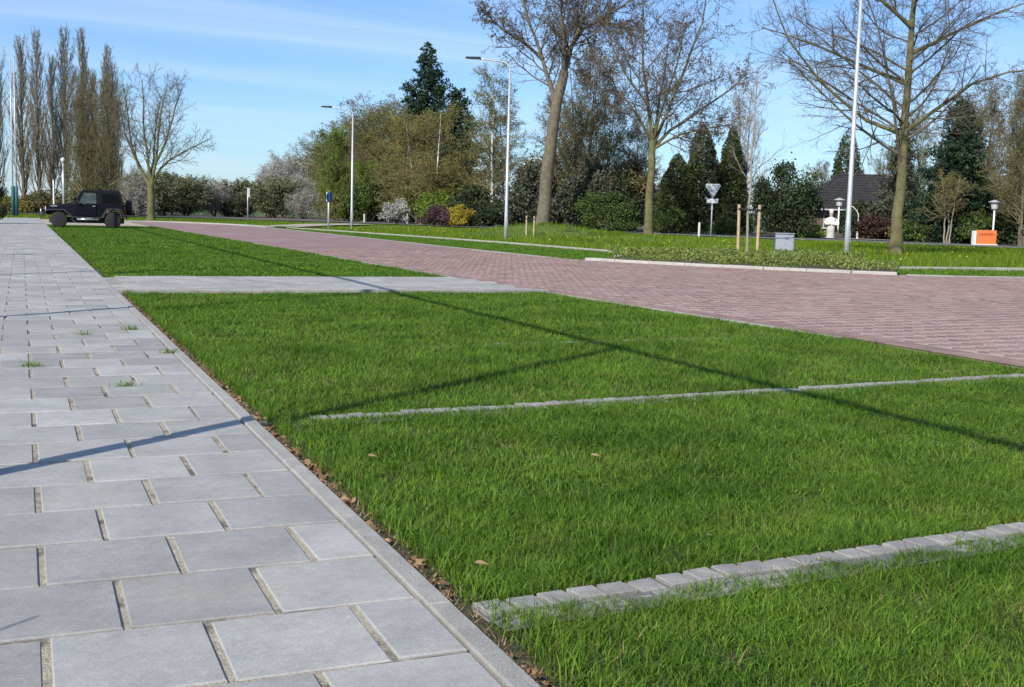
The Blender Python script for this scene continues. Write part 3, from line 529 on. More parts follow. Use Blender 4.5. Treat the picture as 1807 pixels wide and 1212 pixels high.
# --- broad tree with the straight trunk, right
T0 = trunk_line([(0, 0, -0.1), (0.05, 0, 3), (0.1, 0.05, 8), (0.25, 0, 13.5)], 0.245, 0.05, 12)
custom = [[(0, 0, 4.6), (-1.3, 0.3, 5.1), (-3.2, 0.2, 6.5), (-4.6, -0.2, 8.0), (-5.4, -0.5, 9.6)], [(0.1, 0, 4.7), (1.1, -0.3, 5.5), (2.4, -0.4, 6.5), (3.8, -0.2, 7.0), (5.4, 0.2, 7.2)], [(0, 0, 6.5), (-1.5, 0.6, 7.2), (-3.4, 0.8, 8.0), (-5.4, 1.0, 8.6)], [(0.1, 0, 7.6), (1.5, 0.3, 8.3), (3.2, 0.5, 9.2), (4.8, 0.4, 9.8)], [(0.1, 0, 8.6), (-1.4, -0.5, 9.6), (-3.0, -0.8, 11.0), (-3.8, -1.0, 12.4)]]
cl = [trunk_line(c, 0.085, 0.018, 9) for c in custom]; CL = (np.concatenate([c[0] for c in cl]), np.concatenate([c[1] for c in cl]))
A1 = spawn(*T0, 30, 0.34, 0.97, 1.1, 0.16, 0.44, 9, 0.06, 0.09, 0.36, fall=0.70)
L1 = (np.concatenate([CL[0], A1[0]]), np.concatenate([CL[1], np.minimum(A1[1], 0.055)]))
A2 = spawn(*L1, 14, 0.15, 0.99, 0.8, 0.22, 0.42, 6, 0.02, 0.12, 0.45, 0.011, 0.55); A3 = spawn(*A2, 8, 0.15, 0.98, 0.75, 0.22, 0.48, 4, 0.0, 0.15, 0.55, 0.0068, 0.4); A4 = spawn(*A3, 5, 0.2, 0.98, 0.65, 0.25, 0.5, 3, 0.02, 0.15, 0.6, 0.0048, 0.3)
tree_obj('bare_tree', [(T0[0], T0[1], 12), (CL[0], CL[1], 7)], [(A1[0], np.minimum(A1[1], 0.055), 6), (A2[0], A2[1], 4), (A3[0], A3[1], 3), (A4[0], A4[1], 3)], M['barkolive'], M['twig'], loc=(31.2, 35.9, GRD), rz=ROT, label='large bare tree with straight olive trunk and wide limbs right of the lamp post')
# --- big leaning trunk with forked crown
T0 = trunk_line([(0, 0, -0.2), (0.25, 0, 4), (0.75, 0, 8.6), (1.3, 0, 11.5)], 0.50, 0.34, 12); T0[1][0] *= np.linspace(1.02, 1, 12)
cb = [[(0.85, 0, 8.9), (0.35, 0.3, 10.5), (-0.3, 0.6, 12.5), (-1.4, 0.8, 15), (-2.2, 1, 18)], [(1.3, 0, 11.3), (1.6, 0.3, 13), (2.6, 0.3, 14.6), (4.4, 0.2, 15.6), (6.2, 0, 16.8)], [(1.25, 0, 11.0), (1.2, -0.5, 13.2), (0.9, -0.7, 16), (1.0, -1, 19)], [(1.5, 0, 12.6), (2.3, -0.5, 14.6), (2.8, -0.8, 17), (3.2, -1, 19.5)], [(-0.3, 0.6, 12.4), (-1.6, 0.2, 13.4), (-3.4, 0, 14.5), (-4.6, -0.3, 15.4)], [(1.2, 0.1, 10.5), (1.7, 1.2, 12.5), (2.2, 2.5, 15), (2.4, 3.4, 18)], [(2.6, 0.3, 14.6), (3.6, 0.8, 15.2), (5.2, 1.0, 15.0), (6.6, 1, 14.6)]]
cl = [trunk_line(c, 0.20 - 0.015 * i, 0.045, 9) for i, c in enumerate(cb)]; L1 = (np.concatenate([c[0] for c in cl]), np.concatenate([c[1] for c in cl]))
A2 = spawn(*L1, 18, 0.18, 0.99, 0.8, 0.28, 0.46, 7, 0.03, 0.12, 0.40, 0.017, 0.45); A3 = spawn(*A2, 11, 0.12, 0.98, 0.75, 0.25, 0.46, 5, -0.02, 0.15, 0.5, 0.012, 0.4); A4 = spawn(*A3, 6, 0.2, 0.98, 0.7, 0.25, 0.5, 3, -0.02, 0.16, 0.6, 0.008, 0.3)
tree_obj('forked_tree', [(T0[0], T0[1], 14), (L1[0], L1[1], 8)], [(A2[0], A2[1], 4), (A3[0], A3[1], 3), (A4[0], A4[1], 3)], M['bark'], M['twig'], (tips(A4[0], 2, 0.05), 0.10, 0.8), M['bud'], (35.1, 78.0, GRD), ROT, label='tall forked tree with thick leaning grey trunk behind the grassy mound')
# --- tree with olive trunk forking low at the middle right
T0 = trunk_line([(0, 0, -0.1), (0.0, 0, 3), (0.1, 0, 6.3)], 0.30, 0.22, 9)
cb = [[(0.1, 0, 6.1), (-0.2, 0.2, 8), (-0.7, 0.3, 11), (-0.9, 0.2, 14), (-1.0, 0, 17)], [(0.1, 0, 6.0), (0.9, -0.2, 8), (2.0, -0.3, 11), (3.0, -0.2, 14), (3.4, 0, 17)], [(0.1, 0, 5.8), (1.3, 0.4, 7.0), (3.2, 0.6, 8.4), (5.2, 0.7, 9.8), (6.4, 0.8, 11)], [(0.1, 0, 6.2), (0.4, 1.0, 8), (0.9, 2.2, 11), (1.3, 3.2, 14)], [(0, 0, 6.3), (-1.2, -0.6, 8), (-2.6, -0.9, 9.6), (-4.0, -1, 11.6)], [(0.1, 0, 5.7), (1.6, -0.5, 6.6), (3.4, -0.8, 7.1), (5.2, -1, 7.4)], [(0.1, 0, 6.2), (0.5, -1.2, 8.6), (1.2, -2.3, 11), (1.5, -3, 13.5)], [(-0.3, 0.2, 8.6), (-1.5, 0.8, 10.2), (-2.8, 1.2, 12.5), (-3.2, 1.4, 14.5)]]
cl = [trunk_line(c, 0.135 - 0.008 * i, 0.03, 9) for i, c in enumerate(cb)]; L1 = (np.concatenate([c[0] for c in cl]), np.concatenate([c[1] for c in cl]))
A2 = spawn(*L1, 18, 0.15, 0.99, 0.85, 0.25, 0.42, 7, 0.03, 0.12, 0.40, 0.015, 0.5); A3 = spawn(*A2, 10, 0.12, 0.98, 0.8, 0.25, 0.46, 5, 0.0, 0.15, 0.5, 0.011, 0.4); A4 = spawn(*A3, 6, 0.2, 0.98, 0.7, 0.25, 0.5, 3, -0.01, 0.16, 0.6, 0.0075, 0.3)
tree_obj('bare_tree', [(T0[0], T0[1], 12), (L1[0], L1[1], 7)], [(A2[0], A2[1], 4), (A3[0], A3[1], 3), (A4[0], A4[1], 3)], M['barkolive'], M['twigred'], (tips(A4[0], 2, 0.05), 0.09, 0.8), M['bud'], (38.8, 68.8, GRD), ROT, label='bare tree with slender olive trunk forking low between the mound and the give way sign')
# --- vase shaped bare tree, left
T0 = trunk_line([(0, 0, -0.1), (0.05, 0, 1.2), (0.05, 0, 2.7)], 0.30, 0.25, 7)
cb = [[(0, 0, 2.6), (-0.9, 0.2, 4), (-1.8, 0.3, 6), (-2.4, 0.3, 8.6)], [(0.05, 0, 2.6), (-0.2, 0.1, 4.5), (-0.5, 0.2, 7), (-0.6, 0.1, 10.6)], [(0.1, 0, 2.6), (0.5, -0.2, 4.5), (0.8, -0.3, 7.2), (1.5, -0.3, 10.4)], [(0.15, 0, 2.7), (0.9, 0.2, 4.2), (2.4, 0.3, 5.2), (4.4, 0.4, 6.3)], [(0.5, -0.2, 4.4), (1.4, -0.3, 6.2), (2.0, -0.5, 8.2), (2.6, -0.5, 10)], [(0, 0, 2.8), (0, 1.0, 4.8), (-0.2, 2.0, 7.5), (0.2, 2.6, 9.8)], [(-0.9, 0.2, 3.9), (-1.4, -0.4, 6), (-1.4, -0.8, 8), (-1.6, -1.0, 9.8)]]
cl = [trunk_line(c, 0.15 - 0.01 * i, 0.03, 8) for i, c in enumerate(cb)]; L1 = (np.concatenate([c[0] for c in cl]), np.concatenate([c[1] for c in cl]))
A2 = spawn(*L1, 16, 0.22, 0.99, 0.65, 0.2, 0.38, 6, 0.06, 0.10, 0.36, 0.016, 0.4); A3 = spawn(*A2, 9, 0.15, 0.98, 0.65, 0.25, 0.45, 4, 0.03, 0.13, 0.45, 0.011, 0.4); A4 = spawn(*A3, 5, 0.2, 0.98, 0.6, 0.25, 0.5, 3, 0.02, 0.15, 0.6, 0.008, 0.3)
vase = tree_obj('bare_tree', [(T0[0], T0[1], 12), (L1[0], L1[1], 7)], [(A2[0], A2[1], 4), (A3[0], A3[1], 3), (A4[0], A4[1], 3)], M['barkolive'], M['twig'], loc=(9.2, 94.4, GRD), rz=ROT, label='vase shaped bare tree standing alone at the end of the brick road')
# --- lombardy poplars
def poplar(name):
    T0 = trunk_line([(0, 0, -0.1), (0.1, 0, 9), (0.0, 0, 17)], 0.26, 0.03, 12)
    A1 = spawn(*T0, 62, 0.06, 0.96, 0.5, 0.12, 0.33, 8, 0.17, 0.06, 0.36, 0.03, 0.72); A2 = spawn(*A1, 11, 0.08, 0.98, 0.42, 0.14, 0.38, 5, 0.13, 0.08, 0.55, 0.022, 0.3); A3 = spawn(*A2, 5, 0.15, 0.98, 0.38, 0.15, 0.45, 3, 0.12, 0.1, 0.6, 0.014, 0.3)
    return tree_obj(name, [(T0[0], T0[1], 9), (A1[0], A1[1], 5)], [(A2[0], A2[1], 3), (A3[0], A3[1], 3)], M['bark'], M['twigpop'], (tips(A3[0], 1, 0.06), 0.11, 0.6), M['leaf_catkin'])
M['twigpop'] = material('poplar_twig', (0.15, 0.13, 0.085), (0.28, 0.245, 0.18), 0.4, 0.95); leafmat('leaf_catkin', (0.10, 0.085, 0.04), (0.21, 0.185, 0.10), 0.1)
pop = [poplar('poplar_tree'), poplar('poplar_tree')]
PL = [(-2.3, 132, 17.0, 0.9), (0.2, 136.4, 18.0, 1.0), (1.7, 128.3, 17.6, 0.85), (3.1, 131.9, 15.8, 1.05), (4.25, 129.4, 18.2, 0.95), (6.2, 132.9, 18.8, 0.9), (7.5, 141.0, 15.5, 1.05), (8.1, 125.7, 16.4, 1.0), (9.5, 138.1, 16.0, 1.0)]
nth = ['leftmost', 'second', 'third', 'fourth', 'fifth', 'sixth', 'seventh', 'eighth', 'rightmost']
for i, (x, y, h, sx) in enumerate(PL): place(pop[i % 2], x, y, h / 17.3, i * 1.7, '%s tall slim poplar %sin the row behind the black car' % (nth[i], '' if i in (0, 8) else 'from the left '), 'poplars behind the car', i < 2, sx * 0.82)
# --- brownish twiggy trees (shared kind): dense fine crown from low down
def bushy(name, H, wid, bark, twig, leafm, lsize, nl, stems=3, up=0.06, per=2, asp=0.6, t0=0.12, dn=26):
    tr = []
    for s in range(stems):
        a = s * 2.1 + 0.4; tr.append(trunk_line([(0.15 * math.cos(a), 0.15 * math.sin(a), -0.1), (wid * 0.10 * math.cos(a), wid * 0.10 * math.sin(a), H * 0.4), (wid * 0.22 * math.cos(a), wid * 0.22 * math.sin(a), H * 0.96)], H * 0.014, 0.02, 9))
    T0 = (np.concatenate([t[0] for t in tr]), np.concatenate([t[1] for t in tr]))
    A1 = spawn(*T0, dn, t0, 0.98, 0.9, 0.22, wid / H * 0.68, 7, up, 0.11, 0.42, 0.022, 0.5); A2 = spawn(*A1, 11, 0.08, 0.98, 0.7, 0.25, 0.46, 5, up * 0.4, 0.14, 0.5, 0.016, 0.4); A3 = spawn(*A2, 5, 0.15, 0.98, 0.6, 0.25, 0.5, 3, 0.0, 0.15, 0.6, 0.011, 0.3)
    return tree_obj(name, [(T0[0], T0[1], 8)], [(A1[0], A1[1], 4), (A2[0], A2[1], 3), (A3[0], A3[1], 3)], bark, twig, (tips(A3[0], per, 0.12), lsize, asp) if per else None, leafm)
ra = bushy('hedgerow_tree', 14, 8, M['bark'], M['twigolive'], M['leaf_brown'], 0.125, 0, 3, per=5); rbb = bushy('hedgerow_tree', 14, 8, M['bark'], M['twigolive'], M['leaf_olive'], 0.13, 0, 3, per=5)
rows = [(37.0, 121.5, 13.6), (38.3, 130, 13.9), (39.8, 140, 13.6), (41.2, 150, 14.0), (42.8, 161, 13.4), (44.4, 173, 14.0), (46.4, 186, 13.6), (48.5, 200, 14.0), (51.0, 216, 13.8), (54.0, 236, 13.6)]
for i, (x, y, h) in enumerate(rows): place((ra, rbb)[(i + 1) % 2], x, y, h * (0.90 - 0.008 * i) / 14.0, i * 1.3, '%s bare brown tree of the receding row left of the tall dark conifer' % (['nearest', 'second nearest', 'third nearest', 'fourth nearest', 'fifth nearest', 'sixth nearest', 'seventh nearest', 'eighth nearest', 'second farthest', 'farthest'][i]), 'receding row of brown trees', i < 2, 1.65)
for i, (x, y, h, lb) in enumerate(((5.0, 107.1, 11.3, 'brown twiggy tree left of centre directly behind the black car'), (6.9, 106.4, 11.0, 'brown twiggy tree behind the rear end of the black car'))): place(ra, x, y, h / 14, 0.7 + i, lb, 'twiggy trees behind the car', False, 0.55)
place(ra, 42.6, 86.5, 14.3 / 14, 2.2, 'dense brown tree directly behind the tall forked trunk', None, False, 0.85); place(ra, 46.5, 90.5, 11.5 / 14, 0.3, 'dense brown tree to the right behind the forked trunk', None, False, 0.8)
place(ra, 56.2, 53.6, 9.8 / 14, 1.1, 'brown twiggy tree at the right edge behind the orange board', None, False, 0.8); place(ra, 60.0, 61.0, 10.0 / 14, 4.1, 'brown twiggy tree behind the spruce on the right', None, False, 0.8); place(rbb, 64.5, 72.5, 9.2 / 14, 2.1, 'loose olive tree behind the straight trunk right of the house', None, False, 0.7)
gold = bushy('golden_birch', 10, 6, M['barkwhite'], M['twigolive'], M['leaf_gold'], 0.12, 0, 1, up=-0.04, per=4, dn=44)
place(gold, 34.0, 99.2, 10.4 / 10, 0.5, 'golden leafing birch with pale trunk in front of the dark conifer', None, True); place(gold, 34.2, 104.2, 9.6 / 10, 2.5, 'golden leafing birch left of the dark conifer', None, False); place(gold, 34.8, 111, 10.5 / 10, 4.5, 'golden olive tree left behind the two birches', None, False)
birch = bushy('silver_birch', 13.8, 6, M['barkwhite'], M['twigolive'], M['leaf_olive'], 0.12, 0, 1, up=-0.06, per=4, t0=0.24, dn=50); place(birch, 37.3, 93.5, 1.0, 0.9, 'silver birch with white trunk left of the forked tree', None, True, 0.85)
place(birch, 40.3, 97.5, 0.82, 2.9, 'shorter birch crown right behind the white trunked birch', None, False, 0.9)
bright = bushy('leafing_tree', 9, 5, M['bark'], M['twigolive'], M['leaf_bright'], 0.15, 0, 3, per=4, t0=0.03)
place(bright, 30.3, 121.0, 9.2 / 9, 0.2, 'fresh green leafing tree in front of the receding brown row', None, True, 0.8); place(bright, 32.5, 116.0, 5.8 / 9, 1.2, 'low fresh green tree between lamp post and white bush', None, False, 1.2)
blos = bushy('blossom_tree', 7, 6, M['twig'], M['twigpale'], M['blossom'], 0.17, 0, 4, per=2, t0=0.05)
for i, (x, y, h, sx, lb) in enumerate(((30.6, 148, 7.8, 1.1, 'tall white blossoming tree at the far end of the brown row'), (28.6, 144, 6.2, 1.0, 'white blossoming tree left of the tall blossoming one'), (29.5, 133, 5.0, 0.9, 'low white blossoming bush right of the blossoming trees'), (16.0, 140, 4.6, 0.9, 'white blossoming bush in the far hedge left of the signpost'), (10.3, 119.0, 4.6, 0.8, 'pale blossoming bush right behind the vase shaped tree'))): place(blos, x, y, h * 0.86 / 7, i * 1.9, lb, 'blossoming trees', i == 0, sx)
hedgeg = bushy('hedge_shrub', 4, 4.5, M['twig'], M['twig'], M['leaf_mid'], 0.17, 0, 4, per=3, t0=0.02)
HS = [(9.0, 124, 3.6, 1.0), (13.5, 126, 4.6, 1.3), (16.2, 128, 4.2, 1.2), (19.5, 131, 4.2, 1.2), (23.0, 134, 4.2, 1.3), (26.0, 131, 4.4, 1.2), (27.8, 124, 3.4, 1.2), (6.2, 122, 3.6, 1.0)]
for i, (x, y, h, sx) in enumerate([(a, b, c * 0.78, d * 1.2) for a, b, c, d in HS]): place(hedgeg if i % 3 else blos, x, y, h / (4 if i % 3 else 7), i * 2.2, '%s of the far hedge shrubs, %s, beyond the bend' % (['first right of lone tree', 'broad second', 'third', 'middle', 'fifth', 'sixth', 'rightmost low', 'leftmost'][i], 'leafy green' if i % 3 else 'pale blossoming'), 'far hedge beyond the bend', i == 1, sx)
# --- volume foliage: conifers, thujas and dense shrubs
def cone_leaves(H, Rb, n, size, lump=0.25, power=1.0, z0=0.0, droop=0.25, bulge=0.0):
    t = 1 - np.sqrt(rng.random(n)) if power == 1.0 else 1 - rng.random(n) ** (1 / (power + 1)); a = rng.uniform(0, 2 * np.pi, n)
    prof = (1 - t) ** power * (1 - bulge) + bulge * np.sqrt(np.clip(1 - t ** 2, 0, 1))
    tier = vnoise(a * Rb * 0.8, t * H, 0.55 + 0.05 * H, 13) * 0.6 + vnoise(a * 2.5, t * H, 0.5, 19) * 0.4
    r = Rb * prof * (1 - lump + 2 * lump * (tier - 0.2)) * np.sqrt(rng.uniform(0.25, 1.0, n)); C = np.stack([r * np.cos(a), r * np.sin(a), z0 + t * (H - z0) - droop * r * 0.3], -1); return C
def conifer(name, H, Rb, n, size, leafm, label, loc, lump=0.25, power=1.0, z0=0.3, asp=0.35, bulge=0.0):
    root = empty(name, loc, ROT, label, 'tree'); MB().tube([(0, 0, -0.1), (0, 0, H * 0.5), (0, 0, H * 0.93)], [0.02 * H, 0.012 * H, 0.01], 8).build('trunk', M['bark'], root)
    if bulge:
        C = cone_leaves(H, Rb, n, size, lump, power, z0, bulge=bulge)
    else:                                          # ragged: boughs of unequal length, drooping, needles along each
        nb = 230; t = (np.arange(nb) + rng.random(nb)) / nb * 0.97; az = np.arange(nb) * 2.4 + rng.normal(0, 0.5, nb)
        lb = Rb * ((1 - t) ** power + 0.05) * rng.uniform(0.55, 1.22, nb) * (0.8 + 0.4 * vnoise(az * 0 + np.cos(az) * 2, t * H, 1.6, 29)); w = (1.15 - t * 0.8) * lb; pk = rng.choice(nb, n, p=w / w.sum()); u = rng.random(n) ** 0.6
        r = lb[pk] * u; sp = 0.10 + 0.16 * lb[pk] * (1 - u * 0.6); lift = 0.35 * (t[pk] - 0.35) * r - 0.10 * r * u + 0.16 * lb[pk] * u ** 3
        C = np.stack([r * np.cos(az[pk]), r * np.sin(az[pk]), z0 + t[pk] * (H - z0) + lift], -1) + rng.normal(0, 1, (n, 3)) * sp[:, None] * np.array([0.7, 0.7, 0.55])
    V, F, n = leafquads(C, size * rng.uniform(0.6, 1.5, n), asp); tn = 0.45 * rng.random(n) + 0.55 * vnoise(np.arctan2(C[:, 1], C[:, 0]) * Rb, C[:, 2], 0.8, 23)
    link('crown', np_mesh('crown', V, F, False, {'tone': np.repeat(tn, 4)}), leafm, root); return root
conifer('dark_conifer', 18.4, 5.4, 42000, 0.36, M['leaf_conifer'], 'tall pointed dark conifer rising above all the trees left of centre', (37.8, 112.9, GRD), 0.42, 0.9)
conifer('dark_conifer', 13.2, 4.4, 32000, 0.34, M['leaf_conifer'], 'shorter dark conifer right beside the tallest one', (38.6, 106.1, GRD), 0.4, 0.75)
conifer('thuja', 8.5, 2.6, 22000, 0.23, M['leaf_thuja'], 'tall dark thuja cone behind the give way sign', (49.5, 79.6, GRD), 0.24, 0.75, bulge=0.35)
conifer('thuja', 6.2, 2.5, 18000, 0.23, M['leaf_thuja'], 'shorter dark thuja cone left of the give way sign', (47.3, 79.6, GRD), 0.24, 0.75, bulge=0.35)
conifer('thuja', 8.6, 1.8, 18000, 0.23, M['leaf_thuja'], 'slim dark thuja cone behind the wooden stakes', (52.0, 79.2, GRD), 0.22, 0.7, bulge=0.4)
conifer('thuja', 10.8, 2.7, 12000, 0.28, M['leaf_thuja'], 'green thuja cone rising behind the dark house roof', (78.3, 98.0, GRD), 0.14, 0.75, bulge=0.4)
conifer('spruce', 9.4, 3.0, 22000, 0.28, M['leaf_conifer'], 'dark spruce with ragged sides right of the straight trunk', (56.2, 59.2, GRD), 0.45, 0.65)
conifer('spruce', 8.0, 2.2, 12000, 0.26, M['leaf_conifer'], 'second dark spruce at the right edge behind the lantern', (60.2, 57.0, GRD), 0.4, 0.7)
conifer('spruce', 9.4, 1.9, 12000, 0.25, M['leaf_grey'], 'grey green conifer just behind the straight olive trunk', (61.8, 71.0, GRD), 0.4, 0.6)
def shrub(name, w_, h, n, size, leafm, label, x, y, seed=0, d=None, z0=0.05, asp=0.6, lump=0.5, stemh=0.4, cat='shrub', group=None):
    root = empty(name, (x, y, GRD), ROT, label, cat, group); r = np.random.default_rng(seed + 100); nb = 34; d = d or w_ * 0.8
    qa = r.uniform(0, 6.28, nb); qr = np.sqrt(r.random(nb)) * 0.42; qh = 0.14 + 0.74 * r.random(nb) * np.sqrt(np.clip(1 - (qr / 0.5) ** 2, 0.1, 1)); bc = np.stack([qr * np.cos(qa) * w_, qr * np.sin(qa) * d, qh * h], -1); br = r.uniform(0.07, 0.21, nb)
    pick = rng.integers(0, nb, n); u = normv(rng.normal(0, 1, (n, 3))) * (rng.random(n) ** 0.4)[:, None]
    C = bc[pick] + u * br[pick][:, None] * np.array([w_, d, h]) * 1.05 + rng.normal(0, 0.05, (n, 3)) * np.array([w_, d, h]) * (rng.random(n) < 0.35)[:, None]; C[:, 2] = np.clip(C[:, 2], z0 * rng.random(n), None); C[:, :2] *= (0.75 + 0.25 * np.clip(C[:, 2:] / h, 0, 1)) ** (-0.3)
    mb = MB()
    for k in range(14): e = bc[k]; mb.tube([(r.normal(0, 0.05) * w_, r.normal(0, 0.05) * d, -0.1), (e[0] * 0.5, e[1] * 0.5, e[2] * 0.5), tuple(e)], [0.02 * h + 0.01, 0.012 * h, 0.008], 5)
    mb.build('stem', M['twig'], root)
    V, F, n = leafquads(C, size * rng.uniform(0.6, 1.5, n), asp); tn = 0.5 * rng.random(n) + 0.5 * r.random(nb)[pick]
    link('foliage', np_mesh('foliage', V, F, False, {'tone': np.repeat(tn, 4)}), leafm, root); return root
shrub('evergreen_tree', 5.4, 5.7, 17000, 0.17, M['leaf_dark'], 'round dark evergreen tree left of the house', 49.2, 68.0, 1, cat='tree', z0=0.9)
shrub('green_shrub', 4.6, 3.3, 9000, 0.15, M['leaf_green'], 'mid green rounded shrub left of the slender olive trunk', 39.6, 76.6, 2); shrub('green_shrub', 2.6, 2.2, 4500, 0.14, M['leaf_green'], 'green shrub just right of the slender olive trunk', 44.0, 75.0, 3)
shrub('purple_shrub', 2.9, 1.9, 5000, 0.13, M['leaf_purple'], 'dull purple shrub beside the yellow one', 32.2, 92.6, 4); shrub('yellow_shrub', 2.4, 1.9, 4000, 0.12, M['leaf_yellow'], 'yellow flowering shrub by the asphalt road', 33.7, 91.4, 5)
shrub('gold_shrub', 3.4, 3.4, 6000, 0.16, M['leaf_bright'], 'yellow green shrub behind the purple one', 32.8, 95.6, 6); shrub('white_shrub', 2.6, 2.6, 4000, 0.14, M['blossom'], 'whitish blossoming shrub right of the farther lamp post', 31.0, 101.0, 7, z0=0.5)
DK = [(35.4, 93.5, 4.2, 4.0, 'dark shrub below the white birch trunk', 'leaf_dark'), (38.4, 86.5, 4.6, 5.4, 'dark grey shrub just left of the thick leaning trunk', 'leaf_grey'), (40.8, 82.0, 5.0, 5.6, 'dark grey ivy mass just right of the thick leaning trunk', 'leaf_grey'), (43.6, 82.0, 4.6, 4.4, 'dark shrub behind the mid green shrub', 'leaf_dark'), (31.0, 111.0, 5.0, 4.6, 'dark green shrub behind the farther lamp post', 'leaf_green'), (29.8, 113.5, 4.0, 3.2, 'olive shrub under the receding brown row', 'leaf_olive'), (34.0, 103.0, 5.0, 4.8, 'olive shrub below the golden birches', 'leaf_olive'), (36.0, 99.0, 4.6, 5.5, 'dark olive shrub below the shorter conifer', 'leaf_olive'), (50.8, 76.4, 2.6, 2.2, 'dark low shrub behind the wooden stakes', 'leaf_dark'), (47.5, 72.8, 2.4, 1.4, 'low green shrub right of the give way sign', 'leaf_green'), (51.0, 67.6, 2.2, 1.1, 'low bright green shrub left of the white statue', 'leaf_bright'), (55.6, 66.2, 2.8, 2.0, 'dark reddish shrub under the arched pole', 'leaf_redbrown'), (57.0, 64.6, 2.8, 1.3, 'low yellowish shrub in front of the house', 'leaf_gold'), (57.2, 60.6, 4.0, 3.2, 'dark shrub right of the straight olive trunk', 'leaf_dark'), (54.0, 60.4, 2.6, 1.5, 'low green shrub between straight trunk and spruce', 'leaf_green'), (56.0, 57.0, 3.2, 2.3, 'speckled green shrub left of the orange board', 'leaf_green'), (54.8, 55.4, 1.8, 1.9, 'leafy green shrub right behind the orange board', 'leaf_green'), (58.6, 54.0, 4.6, 4.4, 'dark shrub behind the lantern at the right edge', 'leaf_dark'), (55.9, 51.2, 2.4, 1.8, 'orange brown shrub at the far right edge', 'leaf_gold'), (62.0, 64.0, 5.5, 5.0, 'large dark shrub behind the spruce', 'leaf_dark'), (59.8, 69.5, 4.4, 3.8, 'grey green shrub at the right end of the house', 'leaf_grey'), (53.5, 73.5, 3.4, 2.8, 'brown shrub between the round evergreen and the stakes', 'leaf_brown'), (9.5, 121.5, 4.2, 2.7, 'dark shrub behind the lone tree trunk', 'leaf_hedge'), (7.0, 119.5, 4.2, 2.8, 'dark shrub behind the rear of the black car', 'leaf_hedge'), (21.6, 129.0, 3.4, 2.5, 'dark green shrub left of the far signpost', 'leaf_hedge'), (57.5, 48.0, 4.5, 4.0, 'dark shrub beyond the right edge', 'leaf_dark'), (40.5, 90.5, 5.0, 6.5, 'dark olive shrub mass between birch and leaning trunk', 'leaf_brown'), (45.5, 85.0, 5.0, 6.5, 'dark brown thicket left of the thujas', 'leaf_brown'), (37.9, 89.8, 4.4, 3.0, 'low dark shrub behind the middle street lamp', 'leaf_dark'), (41.9, 84.4, 4.2, 2.6, 'low dark shrub right behind the thick leaning trunk', 'leaf_dark'), (46.0, 78.5, 3.6, 2.0, 'low dark shrub at the foot of the short thuja', 'leaf_dark'), (58.2, 71.6, 3.4, 3.0, 'dark evergreen shrub before the left end of the house', 'leaf_dark'), (61.5, 69.0, 3.6, 3.2, 'dark evergreen shrub before the middle of the house', 'leaf_dark')]
for i, (x, y, w_, h, lb, lm) in enumerate(DK): shrub('garden_shrub', w_, h, int(2600 + 380 * w_ * h), 0.15 + 0.012 * h, M[lm], lb, x, y, 20 + i, group='garden shrubs along the asphalt road')
UG = [(-2.5, 127, 3.5, 2.6), (0.0, 125, 4.0, 2.2), (2.6, 124, 4.2, 3.0), (5.2, 124, 4.4, 2.8), (8.0, 128, 4.4, 4.0), (10.8, 130, 4.2, 3.4), (-6, 131, 5, 3.4)]
for i, (x, y, w_, h) in enumerate(UG): shrub('undergrowth_shrub', w_, h, 5200, 0.17, M[('leaf_olive', 'leaf_gold', 'leaf_brown')[i % 3]], '%s brushy undergrowth clump at the foot of the poplars' % ['second', 'third', 'fourth', 'fifth', 'sixth', 'rightmost', 'leftmost'][i], x, y, 300 + i, group='undergrowth below the poplars')
for i, (x, y, h, sx, lb) in enumerate(((58.5, 56.0, 10.2, 0.85, 'dark brown tree behind the second lantern'), (61.5, 52.5, 9.6, 0.9, 'brown tree at the far right edge'), (63.5, 66.5, 9.8, 0.8, 'brown tree between the spruce and the grey conifer'), (48.5, 88.5, 9.5, 0.8, 'brown tree left behind the thuja pair'), (45.0, 96.0, 11.0, 0.9, 'brown tree far behind the mid green shrub'), (70.0, 91.5, 6.4, 0.9, 'low brown tree behind the left end of the house'), (74.0, 86.6, 7.6, 0.9, 'brown tree behind the right end of the house'))): place(ra, x, y, h / 14, 0.9 * i, lb, 'brown garden trees', False, sx)
shrub('clipped_shrub', 1.3, 2.55, 6500, 0.08, M['leaf_hedge'], 'dark shrub at the left edge beside the pavement', -1.38, 62.0, 77, d=3.0)
# slender bare tree of the neighbouring garden, pale
pale = bushy('pale_bare_tree', 11, 4.2, M['twigpale'], M['twigpale'], None, 0, 0, 2, per=0, t0=0.3); place(pale, 54.6, 81.2, 1.12, 0.3, 'pale leafless tree behind the slim thuja', None, True, 0.8); place(pale, 52.0, 92.0, 0.62, 1.5, 'pale bare thicket between slender trunk and thujas', None, False, 1.5)
tw = bushy('twisted_shrub_tree', 4.2, 2.6, M['twigpale'], M['twigolive'], M['leaf_olive'], 0.1, 0, 3, per=1, t0=0.4, dn=9); place(tw, 53.6, 57.0, 1.0, 0.4, 'small pale stemmed tree in front of the spruce', None, True)
